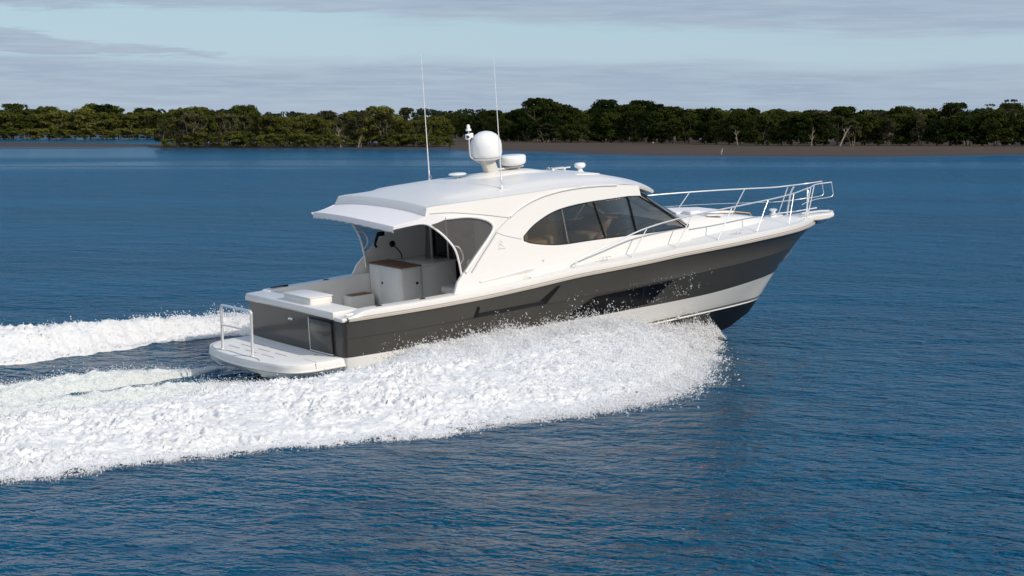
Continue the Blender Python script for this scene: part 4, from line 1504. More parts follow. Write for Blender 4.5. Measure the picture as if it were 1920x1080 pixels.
def build_foredeck():
    pod_w = pchip([8.6, 9.2, 10.0, 11.0, 11.7, 12.15, 12.35], [1.50, 1.40, 1.20, 0.93, 0.66, 0.36, 0.0])
    pod_h = pchip([8.6, 9.4, 10.2, 11.2, 12.0, 12.35], [0.44, 0.42, 0.34, 0.22, 0.08, 0.0])
    s = Shape()
    rows = []
    for x in np.concatenate([np.linspace(8.6, 11.7, 26), np.linspace(11.7, 12.35, 12)[1:]]):
        w, h = pod_w(x), pod_h(x)
        r_ = []
        for u in np.linspace(-1, 1, 31):
            a = abs(u)
            lift = h * (1 - max(0, (a - 0.72) / 0.28) ** 1.7) * (1 - 0.10 * a * a)
            r_.append((x, u * w, deck_z(x, u * w) + lift - 0.004))
        rows.append(r_)
    s.grid(rows)
    pod = s.out('foredeck_coachroof', M['gel'], YACHT, 50)

    def top(x, y):
        a = abs(y) / max(pod_w(x), 0.05)
        return deck_z(x, y) + pod_h(x) * (1 - max(0, (a - 0.72) / 0.28) ** 1.7) * (1 - 0.10 * a * a)
    s = Shape()
    s.rbox((10.35, 0.25, top(10.35, .25) + 0.012), (1.7, 1.35, 0.05), 0.024, seg=3, tilt=R(5.5))
    pad = s.out('sun_pad', M['canvas'], YACHT, 60)
    s = Shape(); s.rbox((9.78, -0.62, top(9.78, -.62) + 0.03), (0.30, 0.34, 0.12), 0.05, seg=3)
    s.out('headrest', M['canvas'], pad, 60)
    s = Shape()
    s.rbox((10.22, -0.74, top(10.22, -.74) + 0.012), (0.48, 0.42, 0.035), 0.012, tilt=R(5.5))
    h = s.out('deck_hatch', M['gel_deck'], YACHT, 40)
    s = Shape(); s.rbox((10.22, -0.74, top(10.22, -.74) + 0.032), (0.36, 0.30, 0.012), 0.004, tilt=R(5.5))
    s.out('hatch_lens', M['groove'], h, 40)
    s = Shape()
    for x0, x1, y in ((10.75, 11.75, -0.36),):
        z0, z1 = top(x0, y), top(x1, y)
        s.tube([(x0, y, z0), (x0 + .03, y, z0 + 0.07), (x1 - .03, y, z1 + 0.07), (x1, y, z1)], 0.016, 8)
        s.tube([((x0 + x1) / 2, y, (z0 + z1) / 2), ((x0 + x1) / 2, y, (z0 + z1) / 2 + 0.07)], 0.013, 8)
    s.out('grab_rail', M['tan'], YACHT, 60)
    # windlass, chain and bow cleats
    s = Shape()
    z = deck_z(12.75, 0)
    s.rbox((12.75, 0, z + 0.02), (0.36, 0.26, 0.05), 0.015)
    s.lathe([(0.09, 0.0), (0.10, 0.03), (0.06, 0.06), (0.05, 0.09), (0.10, 0.12), (0.09, 0.16), (0.0, 0.17)], c=(12.72, -0.02, z + 0.04), seg=16)
    s.tube([(12.85, 0, z + 0.07), (13.4, 0, z + 0.05), (14.1, 0, z + 0.06)], 0.016, 6)
    s.out('windlass', M['steel'], YACHT, 50)
    for sd in (-1, 1):
        for x in (6.26, 10.30):
            y = sd * (half_beam(x) - 0.20)
            z = deck_z(x, y) + 0.002
            s = Shape()
            s.rbox((x - 0.05, y, z + 0.035), (0.03, 0.03, 0.07), 0.008); s.rbox((x + 0.05, y, z + 0.035), (0.03, 0.03, 0.07), 0.008)
            s.tube([(x - 0.16, y, z + 0.075), (x - 0.08, y, z + 0.085), (x + 0.08, y, z + 0.085), (x + 0.16, y, z + 0.075)], 0.015, 8)
            s.out('deck_cleat', M['steel'], YACHT, 50)
    # bowsprit pulpit with roller and stowed anchor
    s = Shape()
    secs = []
    for x, w, zt, zb in ((13.0, 0.40, 1.80, 1.70), (13.5, 0.36, 1.80, 1.68), (13.95, 0.30, 1.79, 1.64), (14.25, 0.26, 1.775, 1.64), (14.47, 0.20, 1.765, 1.66), (14.56, 0.10, 1.755, 1.68)):
        c = 0.03
        secs.append([(x, -w, zb + c), (x, -w, zt - c), (x, -w + c, zt), (x, w - c, zt), (x, w, zt - c), (x, w, zb + c), (x, w - c, zb), (x, -w + c, zb)])
    s.grid(secs, close=True)
    s.add(secs[-1], [tuple(range(8))]); s.add(secs[0], [tuple(range(8))])
    pul = s.out('bowsprit', M['gel'], YACHT, 40)
    s = Shape()
    s.tube([(13.6, 0, 1.83), (14.2, 0, 1.82), (14.5, 0, 1.79)], 0.028, 8)
    s.tube([(14.50, -0.09, 1.76), (14.50, 0.09, 1.76)], 0.05, 12)
    s.out('bow_roller', M['steel'], pul, 50)
    s = Shape()
    s.tube([(13.75, 0, 1.60), (14.05, 0, 1.57), (14.35, 0, 1.62)], 0.035, 8)
    s.add([(13.85, -0.16, 1.60), (14.32, -0.03, 1.52), (14.42, 0, 1.60), (14.32, 0.03, 1.52), (13.85, 0.16, 1.60), (13.95, 0, 1.53)], [(0, 1, 5), (1, 3, 5), (3, 4, 5), (1, 2, 3), (0, 5, 4, 2)])
    s.out('anchor', M['steel'], pul, 50)
    # stainless stem guard with chafe plate
    s = Shape()
    def stem(z): return float(np.interp(z, [-.58, -.27, .08, .6, .89, 1.02, 1.26, 1.56], [11.24, 11.9, 12.26, 12.73, 12.95, 13.11, 13.4, 13.93]))
    for side in (-1, 1):
        panel(s, smooth_poly([(12.40, 0.775), (12.62, 0.775), (12.80, 0.82), (12.93, 0.93), (13.05, 1.04), (12.98, 1.03), (12.80, 0.95), (12.55, 0.85)], 3), hull_half, 0.01, [], 0.06, 0.008, side)
    s.tube([(stem(z) + 0.004, 0, z) for z in np.linspace(0.80, 1.16, 9)], 0.022, 8)
    s.out('stem_guard', M['steel'], YACHT, 60, False)


build_foredeck()


def build_bow_rails():
    for side in (-1, 1):
        s = Shape()
        pts = [(5.39, 0.12, 1.78), (5.50, 0.12, 1.95), (5.86, 0.12, 2.06), (6.45, 0.12, 2.20), (7.39, 0.12, 2.40), (8.6, 0.12, 2.50), (10.2, 0.12, 2.52), (11.7, 0.12, 2.50),
               (12.6, 0.12, 2.48), (13.2, 0.12, 2.47), (13.60, 0.02, 2.48), (13.95, -0.10, 2.50), (14.45, -0.13, 2.50)]
        rail = [(x, side * max(half_beam(x) - d, 0.13 if x > 13.5 else 0.0) if x < 13.9 else side * 0.17, z) for x, d, z in pts]
        s.tube(rail, 0.0165, 8, smooth=5)
        s.tube([(14.45, side * 0.17, 2.50), (14.47, side * 0.17, 2.33), (14.45, side * 0.17, 2.16), (13.95, side * 0.18, 2.15), (13.5, side * 0.32, 2.13), (13.2, side * 0.50, 2.12)], 0.009, 8, smooth=3)
        rl = s.out('bow_rail', M['steel'], YACHT, 60)
        top = pchip([6, 7.39, 8.6, 10.2, 11.7, 13.2], [2.1, 2.40, 2.50, 2.52, 2.50, 2.47])
        for xb, lean in ((6.91, 0.48), (8.19, 0.52), (9.49, 0.52), (10.86, 0.52), (12.28, 0.35), (13.28, 0.30)):
            s = Shape()
            xt = xb + lean
            yb = max(half_beam(xb) - 0.12, 0.2); yt = max(half_beam(min(xt, 13.4)) - 0.12, 0.15)
            s.tube([(xb, side * yb, sheer(xb) + 0.175), (xt, side * yt, top(min(xt, 13.2)))], 0.0125, 8)
            s.lathe([(0.035, 0), (0.035, 0.012), (0.015, 0.02)], c=(xb, side * yb, sheer(xb) + 0.176), seg=12)
            s.out('stanchion', M['steel'], rl, 60)
        s = Shape()
        s.tube([(13.46, side * 0.36, 1.76), (13.56, side * 0.30, 2.30), (13.62, side * 0.24, 2.46)], 0.022, 8, smooth=3)
        if side < 0:
            s.tube([(13.6, side * 0.24, 1.80), (13.90, side * 0.17, 2.50)], 0.0125, 8)
        s.out('pulpit_post', M['steel'], rl, 60)
        s = Shape()
        s.tube([(7.35, side * (half_beam(7.35) - 0.12), 2.14), (9.95, side * (half_beam(9.95) - 0.12), 2.21), (11.5, side * (half_beam(11.5) - 0.12), 2.19), (13.3, side * 0.42, 2.12)], 0.004, 5, smooth=4)
        if side > 0:
            s.out('guard_wire', M['steel'], rl, 60)


build_bow_rails()


# ---- hull windows and vents
def build_hull_glazing():
    for side in (-1, 1):
        win = [(5.25, 0.86), (5.50, 0.98), (5.72, 1.09), (5.87, 1.135), (7.96, 1.175), (7.99, 1.155), (7.46, 0.76), (7.38, 0.735), (5.89, 0.712), (5.40, 0.712), (5.22, 0.80)]
        s = Shape()
        panel(s, win, hull_half, 0.012, [], 0.12, 0.010, side)
        w = s.out('hull_window', M['black_gloss'], YACHT, 60, False)
        s = Shape()
        c = [(5.74 + 0.125 * math.cos(a), 0.945 + 0.125 * math.sin(a)) for a in np.linspace(0, 2 * math.pi, 25)]
        s.tube([(x, side * (hull_half(x, z) + 0.012), z) for x, z in c], 0.008, 6, cap=False)
        s.out('porthole_ring', M['black'], w, 60)
        s = Shape()
        s.tube([(7.18, side * (hull_half(7.18, z) + 0.011), z) for z in (0.74, 0.85, 1.0, 1.15)], 0.007, 5)
        s.out('window_joint', M['lens'], w, 60)
        vent = [(2.80, 1.125), (2.88, 1.335), (2.965, 1.33), (2.915, 1.205), (4.40, 1.232), (4.85, 1.505), (4.95, 1.50), (4.585, 1.165)]
        s = Shape()
        panel(s, vent, hull_half, 0.012, [], 0.12, 0.007, side)
        v = s.out('hull_vent', M['black'], YACHT, 60, False)
        s = Shape()
        for t in np.linspace(0.15, 0.85, 3):
            a = Vector((2.90, 1.135 + 0.06 * t)); b = Vector((4.50, 1.168 + 0.06 * t))
            s.tube([(a.x + (b.x - a.x) * q, side * (hull_half(a.x + (b.x - a.x) * q, a.y + (b.y - a.y) * q) + 0.009), a.y + (b.y - a.y) * q) for q in np.linspace(0, 1, 10)], 0.006, 5)
        s.out('vent_louvre', M['lens'], v, 60)
        s = Shape(); s.lathe([(0.001, 0.02), (0.03, 0.018), (0.04, 0)], seg=12, mt=Matrix.Translation((8.6, side * (hull_half(8.6, .22) + 0.0), 0.22)) @ Matrix.Rotation(R(90 * -side), 4, 'X'))
        s.out('skin_fitting', M['steel'], YACHT)
        s = Shape(); s.lathe([(0.001, 0.02), (0.02, 0.018), (0.03, 0)], seg=12, mt=Matrix.Translation((4.72, side * (cabin_half(4.72, 2.03)), 2.03)) @ Matrix.Rotation(R(90 * -side), 4, 'X'))
        s.out('filler_cap', M['steel'], YACHT)


build_hull_glazing()


# ---- roof equipment
def build_roof_gear():
    zr = lambda x, y=0.0: float(roof_edge(x) + (roof_crown(x) - roof_edge(x)) * (1 - (abs(y) / roof_half(x)) ** 2.6) + 0.02)
    # moulded plinth
    s = Shape()
    rows = []
    for x in np.linspace(4.15, 6.5, 22):
        w = 0.42 * min(1, (x - 4.05) / 0.5) ** 0.6 * (1 - 0.25 * max(0, (x - 5.3) / 1.2))
        h = 0.085 * min(1, (x - 4.12) / 0.5) * (1 if x < 5.8 else max(0, (6.52 - x) / 0.72))
        rows.append([(x, u * w, zr(x, u * w) + h * (1 - abs(u) ** 3) - 0.006) for u in np.linspace(-1, 1, 15)])
    s.grid(rows)
    s.out('mast_plinth', M['gel'], YACHT, 50)
    # radar mast leaning forward-to-aft, with the arm for the radar
    s = Shape()
    def sect(c, lx, ly):
        return [(c[0] + lx * math.cos(a), c[1] + ly * math.sin(a), c[2]) for a in np.linspace(0, 2 * math.pi, 16, endpoint=False)]
    def slab(x, z, lx, ly, c=0.035):
        return [(x + a * lx - (c if ca and cx else 0) * a, b * ly - (c if ca and not cx else 0) * b, z)
                for a, b, ca, cx in ((1, 1, 1, 0), (1, 1, 1, 1), (-1, 1, 1, 1), (-1, 1, 1, 0), (-1, -1, 1, 0), (-1, -1, 1, 1), (1, -1, 1, 1), (1, -1, 1, 0))]
    s.grid([slab(4.92, 3.64, .17, .12), slab(4.86, 3.80, .145, .11), slab(4.79, 4.00, .15, .11), slab(4.78, 4.025, .20, .17), slab(4.78, 4.04, .20, .17)], close=True)
    s.rbox((5.22, 0, 3.80), (0.75, 0.16, 0.05), 0.02)
    s.rbox((5.45, 0, 3.82), (0.34, 0.30, 0.03), 0.012)
    mast = s.out('radar_mast', M['mast'], YACHT, 50)
    s = Shape()
    s.lathe([(0.0, 0.0), (0.26, 0.0), (0.30, 0.03), (0.315, 0.08), (0.318, 0.085), (0.335, 0.15), (0.335, 0.30), (0.325, 0.385), (0.29, 0.47), (0.23, 0.54), (0.14, 0.592), (0.05, 0.612), (0, 0.614)], c=(4.78, 0, 4.035), seg=40)
    dm = s.out('satellite_dome', M['radome'], YACHT, 50)
    s = Shape(); s.lathe([(0.30, 0.0), (0.318, 0.004), (0.318, 0.020), (0.30, 0.024)], c=(4.78, 0, 4.075), seg=40)
    s.out('base_ring', M['groove'], dm, 50)
    s = Shape()
    s.lathe([(0.0, 0.0), (0.20, 0.005), (0.27, 0.03), (0.30, 0.07), (0.305, 0.17), (0.30, 0.20), (0.28, 0.222), (0.15, 0.235), (0, 0.236)], c=(5.42, 0, 3.84), seg=40)
    s.out('radar', M['radome'], YACHT, 50)
    # camera and light pole on the aft side of the dome
    s = Shape()
    s.tube([(4.62, 0.02, 3.98), (4.42, 0.02, 4.10), (4.37, 0.02, 4.22), (4.37, 0.02, 4.70)], 0.017, 8, smooth=4)
    pole = s.out('light_pole', M['mast'], YACHT, 60)
    s = Shape(); s.lathe([(0.06, 0.0), (0.06, 0.03), (0.035, 0.06), (0.04, 0.09), (0.025, 0.13), (0, 0.14)], c=(4.37, 0.02, 4.69), seg=14)
    s.out('masthead_light', M['radome'], pole, 50)
    s = Shape(); s.rbox((4.32, -0.02, 4.57), (0.10, 0.09, 0.12), 0.02); s.rbox((4.45, 0.06, 4.58), (0.09, 0.08, 0.11), 0.02)
    cm = s.out('camera_housing', M['radome'], pole, 50)
    s = Shape(); s.lathe([(0.0, 0.0), (0.035, 0.0), (0.035, 0.02), (0.0, 0.02)], seg=12, mt=Matrix.Translation((4.29, -0.055, 4.57)) @ Matrix.Rotation(R(70), 4, 'X'))
    s.out('camera_lens', M['lens'], cm, 50)
    # flat puck antenna aft of the mast and mushroom antenna forward
    s = Shape()
    s.lathe([(0.02, 0.0), (0.02, 0.085), (0.10, 0.09), (0.19, 0.105), (0.20, 0.12), (0.17, 0.14), (0, 0.15)], c=(4.20, 0.30, zr(4.2, .3) - 0.02), seg=28)
    s.out('puck_antenna', M['radome'], YACHT, 50)
    s = Shape()
    s.lathe([(0.085, 0.0), (0.08, 0.03), (0.055, 0.05), (0.05, 0.10), (0.10, 0.115), (0.125, 0.145), (0.125, 0.19), (0.10, 0.22), (0, 0.228)], c=(7.28, 0.10, zr(7.28) - 0.03), seg=28)
    s.out('mushroom_antenna', M['radome'], YACHT, 50)
    s = Shape()
    z = zr(6.8, 0.3)
    s.lathe([(0.05, 0.0), (0.045, 0.03), (0.02, 0.06), (0.016, 0.42)], seg=12, mt=Matrix.Translation((6.55, 0.3, z + 0.055)) @ Matrix.Rotation(R(90), 4, 'Y'))
    s.lathe([(0.05, 0.0), (0.045, 0.03), (0.02, 0.06), (0.016, 0.52)], seg=12, mt=Matrix.Translation((6.55, 0.18, z + 0.055)) @ Matrix.Rotation(R(90), 4, 'Y'))
    for x in (6.62, 6.92):
        s.rbox((x, 0.24, z + 0.02), (0.04, 0.16, 0.06), 0.01)
    s.out('horn', M['steel'], YACHT, 50)
    s = Shape()
    s.rbox((6.80, -0.62, zr(6.80, .62) - 0.004), (0.62, 0.50, 0.024), 0.010, tilt=R(4.6))
    hh = s.out('roof_hatch', M['gel_deck'], YACHT, 40)
    s = Shape(); s.lathe([(0.05, 0), (0.04, 0.03), (0.0, 0.035)], c=(5.9, 0.6, zr(5.9, .6)), seg=12)
    s.lathe([(0.03, 0), (0.03, 0.05), (0.0, 0.055)], c=(5.75, 0.25, zr(5.75, .25) + .06), seg=12)
    s.out('roof_lamp', M['mast'], YACHT, 50)
    for side in (-1, 1):
        s = Shape()
        x, y = 4.18, side * 1.43
        z = zr(x, 1.43) - 0.02
        s.tube([(x, y, z + 0.12), (x - 0.004, y, z + 1.0), (x - 0.012, y, z + 2.80)], 0.015, 8, r2=0.0045)
        an = s.out('whip_antenna', M['radome'], YACHT, 60)
        s = Shape(); s.rbox((x + .03, y, z + 0.008), (0.30, 0.11, 0.02), 0.006)
        s.out('antenna_base', M['gel'], an, 40)
        s = Shape(); s.lathe([(0.035, 0.0), (0.03, 0.05), (0.017, 0.07), (0.02, 0.13), (0.018, 0.22), (0.012, 0.23)], c=(x, y, z + 0.015), seg=10)
        s.tube([(x + .02, y, z + .05), (x + .06, y, z + .10), (x + 0.03, y, z + 0.16)], 0.006, 5)
        s.out('antenna_hinge', M['steel'], an, 40)


build_roof_gear()


# ------------------------------------------------------------------ wake and spray
def foam_mat(name, col, trans=0.22, bump=0.35):
    m, k, out = new_mat(name)
    tc = k.n('ShaderNodeTexCoord').outputs['Object']
    nf = k.noise(tc, 3.0, 5, 0.65)
    c = k.mix(nf, tuple(v * 0.94 for v in col), col)
    df = k.n('ShaderNodeBsdfDiffuse', inp={'Color': c})
    tl = k.n('ShaderNodeBsdfTranslucent', inp={'Color': c})
    if bump:
        bn = k.n('ShaderNodeBump', inp={'Strength': bump, 'Distance': 0.05, 'Height': k.noise(tc, 16.0, 4, 0.7)})
        k.link(bn.outputs[0], df.inputs['Normal'])
    ms = k.n('ShaderNodeMixShader', inp={0: trans})
    k.link(df.outputs[0], ms.inputs[1]); k.link(tl.outputs[0], ms.inputs[2])
    k.link(ms.outputs[0], out.inputs[0])
    return m


FOAM = foam_mat('white_foam', (0.88, 0.888, 0.90), 0.20, 0.15)
SPRAY = foam_mat('spray_droplets', (0.95, 0.95, 0.955), 0.5, 0)
WASH = foam_mat('greenish_foam', (0.80, 0.84, 0.82), 0.2)


def tetras(P, size, r, along=None, stretch=None):
    """a cloud of tiny solid drops"""
    n = len(P)
    base = np.array([[1, 1, 1], [1, -1, -1], [-1, 1, -1], [-1, -1, 1]], float) / 1.732
    A = r.normal(size=(n, 3, 3))
    Q, _ = np.linalg.qr(A)
    V = np.einsum('ij,njk->nik', base, Q) * size[:, None, None]
    if along is not None:
        d = along / np.linalg.norm(along, axis=1)[:, None]
        V = V + np.einsum('nij,nj->ni', V, d)[:, :, None] * d[:, None, :] * stretch[:, None, None]
    V = V + P[:, None, :]
    f = np.array([[0, 1, 2], [0, 3, 1], [0, 2, 3], [1, 3, 2]])
    F3 = (np.arange(n)[:, None, None] * 4 + f[None]).reshape(-1, 3)
    return V.reshape(-1, 3), F3


def world(p, q, z):
    x, y = pq(p, q)
    return np.stack([x, y, z], -1)


def side_wave(name, side, p0, p1, np_, nt, seed, label, drops):
    """the wave thrown out by the hull: foam sheet rising from its inner foot over the crest and down to its ragged outer edge"""
    r = np.random.default_rng(seed)
    ps = np.linspace(p1, p0, np_)
    ts = np.linspace(0, 1, nt)
    P, T = np.meshgrid(ps, ts, indexing='ij')
    qi, qc, qo, zc = inner_q(P), crest_q(P), outer_q(P), crest_z(P)
    if side > 0:
        qi, qc = port_inner(P), port_crest(P)
        qo, zc = np.maximum(qo, qc + 2.2 * np.clip((10.6 - P) / 4, 0.15, 1)), zc * np.interp(P, [-14, -5, -1, 1.5, 4], [1.3, 1.25, 0.95, 0.62, 0.55])
    # ragged outer and inner rims
    qo = qo + 0.50 * fbm(P * 0.9, P * 0 + seed, 6, seed, 0.65) - 0.10
    qi = qi + 0.25 * fbm(P * 1.1, P * 0 + seed + 5, 4, seed + 2, 0.6) * np.clip((2 - P) / 2, 0, 1)
    tc = 0.22
    inn = np.clip(T / tc, 0, 1)
    u = np.clip((T - tc) / (1 - tc), 0, 1)
    Q = np.where(T < tc, qi + (qc - qi) * inn, qc + (qo - qc) * u)
    hull_side = np.clip((P - (0.3 if side < 0 else 6.0)) / 0.9, 0, 1)            # alongside the hull the inner face stands against the topsides
    foot = zc * 0.92 * hull_side
    z_in = foot + (zc - foot) * (inn * inn * (3 - 2 * inn))
    pw = 1.25 + 0.75 * np.clip((P - 1) / 6, 0, 1)
    z_out = zc * (1 - u ** pw)
    Z = np.where(T < tc, z_in, z_out)
    env = np.clip(np.minimum(T / 0.05 + hull_side, (1 - T) / 0.10), 0, 1)
    fwd = np.clip((P + 1) / 6, 0, 1)
    fade_tip = np.clip((10.8 - P) / 1.5, 0.15, 1)
    # thrown direction: streaks run out and aft from the hull
    sx = P + 0.55 * Q; sy = Q - 0.25 * P
    wx, wy = P + 0.25 * vnoise(P * 2.1, Q * 2.1, seed + 5), Q + 0.25 * vnoise(P * 2.1 + 9, Q * 2.1, seed + 6)
    lump = 0.35 * billow(wx * 1.5 + seed, wy * 1.9, 3, seed, 0.6) + 0.65 * billow(wx * 4.2, wy * 5.0 + seed, 4, seed + 40, 0.65)
    pop = np.abs(vnoise(P * 2.6 + 0.6 * vnoise(P * 3, Q * 3, 3), Q * 3.4, seed + 71))
    streak = fbm(sx * 1.7, sy * 0.8, 5, seed + 60, 0.62)
    soft = fbm(wx * 2.6 + 4, wy * 3.2, 5, seed + 120, 0.62)
    wisp = np.clip(1 - 2.2 * np.abs(vnoise(wx * 3.4 + 2 * streak, wy * 4.6, seed + 131)), 0, 1) ** 2
    small = fbm(P * 9.0, Q * 11.0, 3, seed + 80, 0.6)
    D = (1 - fwd) * (0.17 * (lump - 0.22) + 0.08 * soft + 0.05 * (wisp - 0.25) + 0.05 * (pop - 0.2)) + fwd * (0.07 * (lump - 0.22) + 0.11 * streak) + 0.045 * small
    D = D * (0.45 + 1.1 * np.clip(0.5 + 1.5 * fbm(P * 0.7, Q * 0.9, 3, seed + 101), 0, 1)) + 0.10 * fbm(P * 0.55, Q * 0.8, 3, seed + 111)
    Z = Z + D * env * fade_tip
    Z = np.where(T > 0.88, Z * (1 - (T - 0.88) / 0.12) + 0.035 * (T - 0.88) / 0.12 + 0.02 * lump, Z)
    Qd = Q + 0.16 * env * fbm(P * 2.2, Q * 2.2, 3, seed + 90)
    base = water_height(P, Qd * side)
    zmin = base * 0 - 0.25
    Z = np.maximum(Z, np.where(env > 0.5, base + 0.015, zmin))
    Z[:, -1] = base[:, -1] - 0.03
    Z[:, 0] = np.where(hull_side[:, 0] > 0.5, Z[:, 0], base[:, 0] - 0.12)
    V = world(P.ravel(), (Qd * side).ravel(), Z.ravel())
    nn = nt
    i = np.arange((np_ - 1) * nn).reshape(np_ - 1, nn)[:, :-1].ravel()
    F4 = np.stack([i, i + 1, i + nn + 1, i + nn], 1)
    lace = fbm(P * 3.0, Q * 3.4, 4, seed + 33, 0.6)
    edge = np.clip((T - 0.90) / 0.10, 0, 1) * 0.62 + np.clip((0.10 - T) / 0.10, 0, 1) * (1 - hull_side) * (0.12 if side < 0 else 0.0)
    keep = (lace > edge * 1.25 - 0.80).ravel()
    F4 = F4[keep[F4].all(1)]
    if side > 0:
        F4 = F4[:, ::-1]
    # drops: cling to the sheet, dense near it and thinning out away from it
    n = drops
    w = (0.25 + 1.3 * np.clip((ps + 2) / 8, 0, 1)) ; w = w / w.sum()
    ip = r.choice(np_, n, p=w)
    mode = r.random(n)
    it = np.where(mode < 0.34, (r.random(n) ** 1.5 * (nt * 0.33)).astype(int), np.where(mode < 0.60, nt - 1 - (r.random(n) ** 2 * nt * 0.10).astype(int), r.integers(0, nt, n)))
    it = np.clip(it, 0, nt - 1)
    pp = P[ip, it] + r.normal(size=n) * 0.05; qq = Qd[ip, it] + r.normal(size=n) * 0.05
    zz = np.maximum(Z[ip, it], 0)
    f = np.clip((pp + 1.5) / 7, 0.0, 1)
    clump = np.clip(0.35 + 1.6 * fbm(pp * 1.6, qq * 1.6 + mode, 4, seed + 7), 0.05, 2.0)
    keepd = (mode < 0.60) | (r.random(n) < 0.15 + 0.85 * np.clip((P[ip, it] - 0.5) / 3, 0, 1))
    rise = r.exponential(1.0, n) * (0.030 + 0.050 * f) * clump * np.where(it < nt * 0.36, 1.5, 0.75)
    rise = np.minimum(rise, 0.75)
    out_ = r.exponential(1.0, n) * 0.15 * np.clip((10.6 - pp) / 3, 0.3, 1) * np.where(mode >= 0.34, 1, 0.0) * np.where(mode < 0.60, 1.0, 0.3) * (0.4 + f)
    zz = zz + rise * np.where((mode >= 0.34) & (mode < 0.60), 0.5, 1.0)
    qq = qq + out_ - rise * 0.15
    pp = pp - rise * 0.5
    tip = np.clip((10.6 - pp) / 1.0, 0.3, 1)
    size = (0.0055 + 0.011 * r.random(n) ** 2.4) * np.where(rise > 0.2, 0.8, 1.0)
    fl = np.stack([-0.75 + 0 * pp, 0.55 * side + 0 * pp, np.where(it < nt * 0.36, 0.9, -0.1)], -1) + r.normal(size=(n, 3)) * 0.5
    d3 = np.stack([fl[:, 0] * CH - fl[:, 1] * SH, fl[:, 0] * SH + fl[:, 1] * CH, fl[:, 2]], -1)
    st_ = 1.0 + 2.6 * f * r.random(n)
    DV, DF = tetras(world(pp, qq * side, zz * tip)[keepd], size[keepd], r, d3[keepd], st_[keepd])
    return V, F4, DV, DF


def join_mesh(name, V, F4, DV, DF, mats, label, cat):
    me = bpy.data.meshes.new(name)
    allv = np.concatenate([V, DV]); me.vertices.add(len(allv)); me.vertices.foreach_set('co', allv.astype(np.float32).ravel())
    loops = np.concatenate([F4.ravel(), (DF + len(V)).ravel()])
    me.loops.add(len(loops)); me.loops.foreach_set('vertex_index', loops.astype(np.int32))
    n4, n3 = len(F4), len(DF)
    me.polygons.add(n4 + n3)
    st = np.concatenate([np.arange(n4) * 4, n4 * 4 + np.arange(n3) * 3]).astype(np.int32)
    me.polygons.foreach_set('loop_start', st)
    me.polygons.foreach_set('material_index', np.concatenate([np.zeros(n4, np.int32), np.ones(n3, np.int32)]))
    me.update(calc_edges=True)
    sm = np.concatenate([np.ones(n4, bool), np.zeros(n3, bool)])
    me.polygons.foreach_set('use_smooth', sm)
    o = link(name, me, None, mats, 0)
    return tag(o, label, cat, kind='stuff')


def hull_drips(n, seed):
    """runs and beads of water clinging to the topsides"""
    r = np.random.default_rng(seed)
    mw = Matrix.Translation(tuple(BO)) @ (Matrix.Rotation(HEAD, 4, 'Z') @ Matrix.Rotation(-TRIM, 4, 'Y') @ Matrix.Rotation(ROLL, 4, 'X'))
    cx = np.concatenate([r.normal(8.35, 0.35, 26), r.normal(6.9, 0.35, 6), r.uniform(0.3, 5.0, 22)])
    P, A = [], []
    for i in range(n):
        j = r.integers(len(cx))
        x = float(np.clip(cx[j] + r.normal() * 0.05, 0.2, 9.4))
        z = float(r.uniform(0.72, 1.28)) if x > 5.5 else float(0.72 + abs(r.normal()) * 0.16)
        p = mw @ Vector((x, -(hull_half(x, z) + (0.024 if 5.2 < x < 8.0 else 0.006)), z))
        P.append(p[:]); A.append((0.05, 0, 1))
    sz = 0.0045 + 0.008 * r.random(n) ** 2.5
    return tetras(np.array(P), sz, r, np.array(A, float), 3.0 * r.random(n) ** 2)


g = side_wave('bow_spray', -1, 10.2, -16.5, 900, 190, 3, '', 260000)
hv, hf = hull_drips(260, 77)
g = (g[0], g[1], np.concatenate([g[2], hv]), np.concatenate([g[3], hf + len(g[2])]))
join_mesh('bow_spray', *g, [FOAM, SPRAY], 'wide band of white foam and spray along the starboard side nearest the viewer', 'spray')
g = side_wave('wake_foam', 1, 10.0, -14.0, 520, 110, 14, '', 90000)
join_mesh('wake_foam', *g, [FOAM, SPRAY], 'white breaking wave behind the stern on the far side of the boat', 'wake')


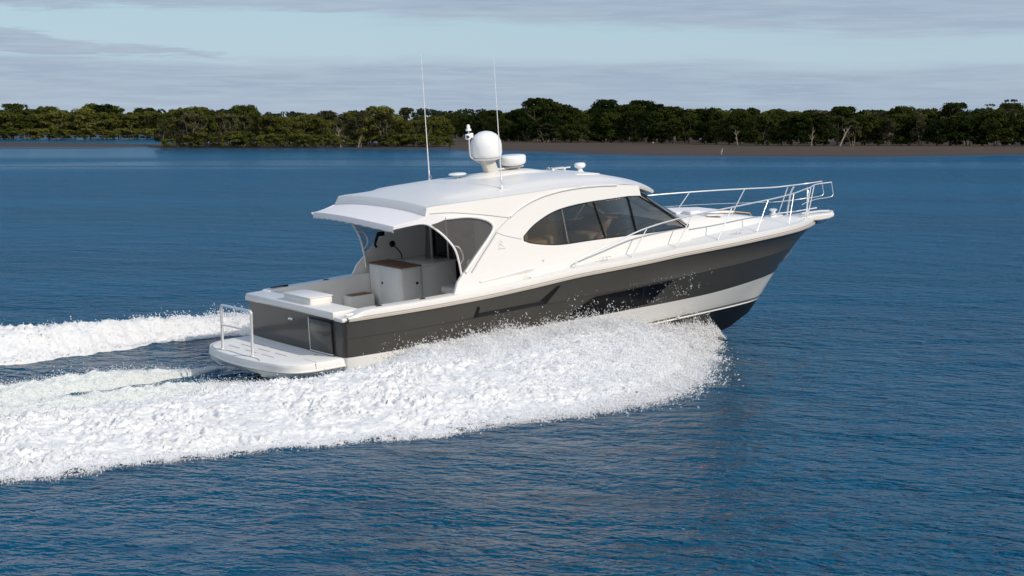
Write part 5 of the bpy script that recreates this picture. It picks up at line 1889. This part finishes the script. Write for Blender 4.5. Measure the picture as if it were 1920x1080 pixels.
def prop_wash():
    """two feathered ribbons of aerated water streaming from under the platform and merging astern"""
    r = np.random.default_rng(44)
    Vs, Fs, o = [], [], 0
    DPs, DSs = [], []
    for side in (-1, 1):
        ps = np.linspace(-0.9, -15, 420); ts = np.linspace(0, 1, 90)
        P, T = np.meshgrid(ps, ts, indexing='ij')
        a = -P - 0.9
        mid = np.where(side > 0, 2.2 - 0.40 * np.minimum(a, 9), -0.5 - 0.32 * np.minimum(a, 9)) + 0.10 * fbm(P * 0.5, P * 0 + side, 3, 5)
        wid = np.clip(0.18 + 0.115 * a, 0.15, 0.95) * (1 + 0.25 * fbm(P * 1.3, P * 0, 4, 8 + side))
        Q = mid + (T - 0.5) * 2 * wid
        env = np.clip(np.minimum(T, 1 - T) / 0.22, 0, 1)
        dome = np.sin(np.pi * T) ** 0.8
        grow = np.clip(a / 2.5, 0.12, 1)
        st = fbm(P * 0.7, Q * 4.5, 5, 31, 0.6)
        lump = billow(P * 1.8, Q * 3.0, 4, 37, 0.6)
        Z = water_height(P, Q) + grow * env * (0.05 + 0.17 * dome + 0.16 * st + 0.18 * (lump - 0.2)) - 0.06 * (1 - env)
        V = world(P.ravel(), Q.ravel(), Z.ravel())
        i = np.arange((420 - 1) * 90).reshape(419, 90)[:, :-1].ravel()
        Vs.append(V); Fs.append(np.stack([i, i + 90, i + 91, i + 1], 1) + o); o += len(V)
        n = 26000
        ip = r.integers(0, 420, n); it = r.integers(0, 90, n)
        rise = r.exponential(1, n) * 0.05 * np.clip(0.3 + 2 * st[ip, it], 0.1, 2)
        DPs.append(world(P[ip, it] + r.normal(size=n) * .04, Q[ip, it] + r.normal(size=n) * 0.12, Z[ip, it] + rise))
        DSs.append(0.006 + 0.010 * r.random(n) ** 2)
    DV, DF = tetras(np.concatenate(DPs), np.concatenate(DSs), r)
    join_mesh('propeller_wash', np.concatenate(Vs), np.concatenate(Fs), DV, DF, [WASH, SPRAY], 'greenish white propeller wash streaming from under the swim platform', 'wake')


prop_wash()
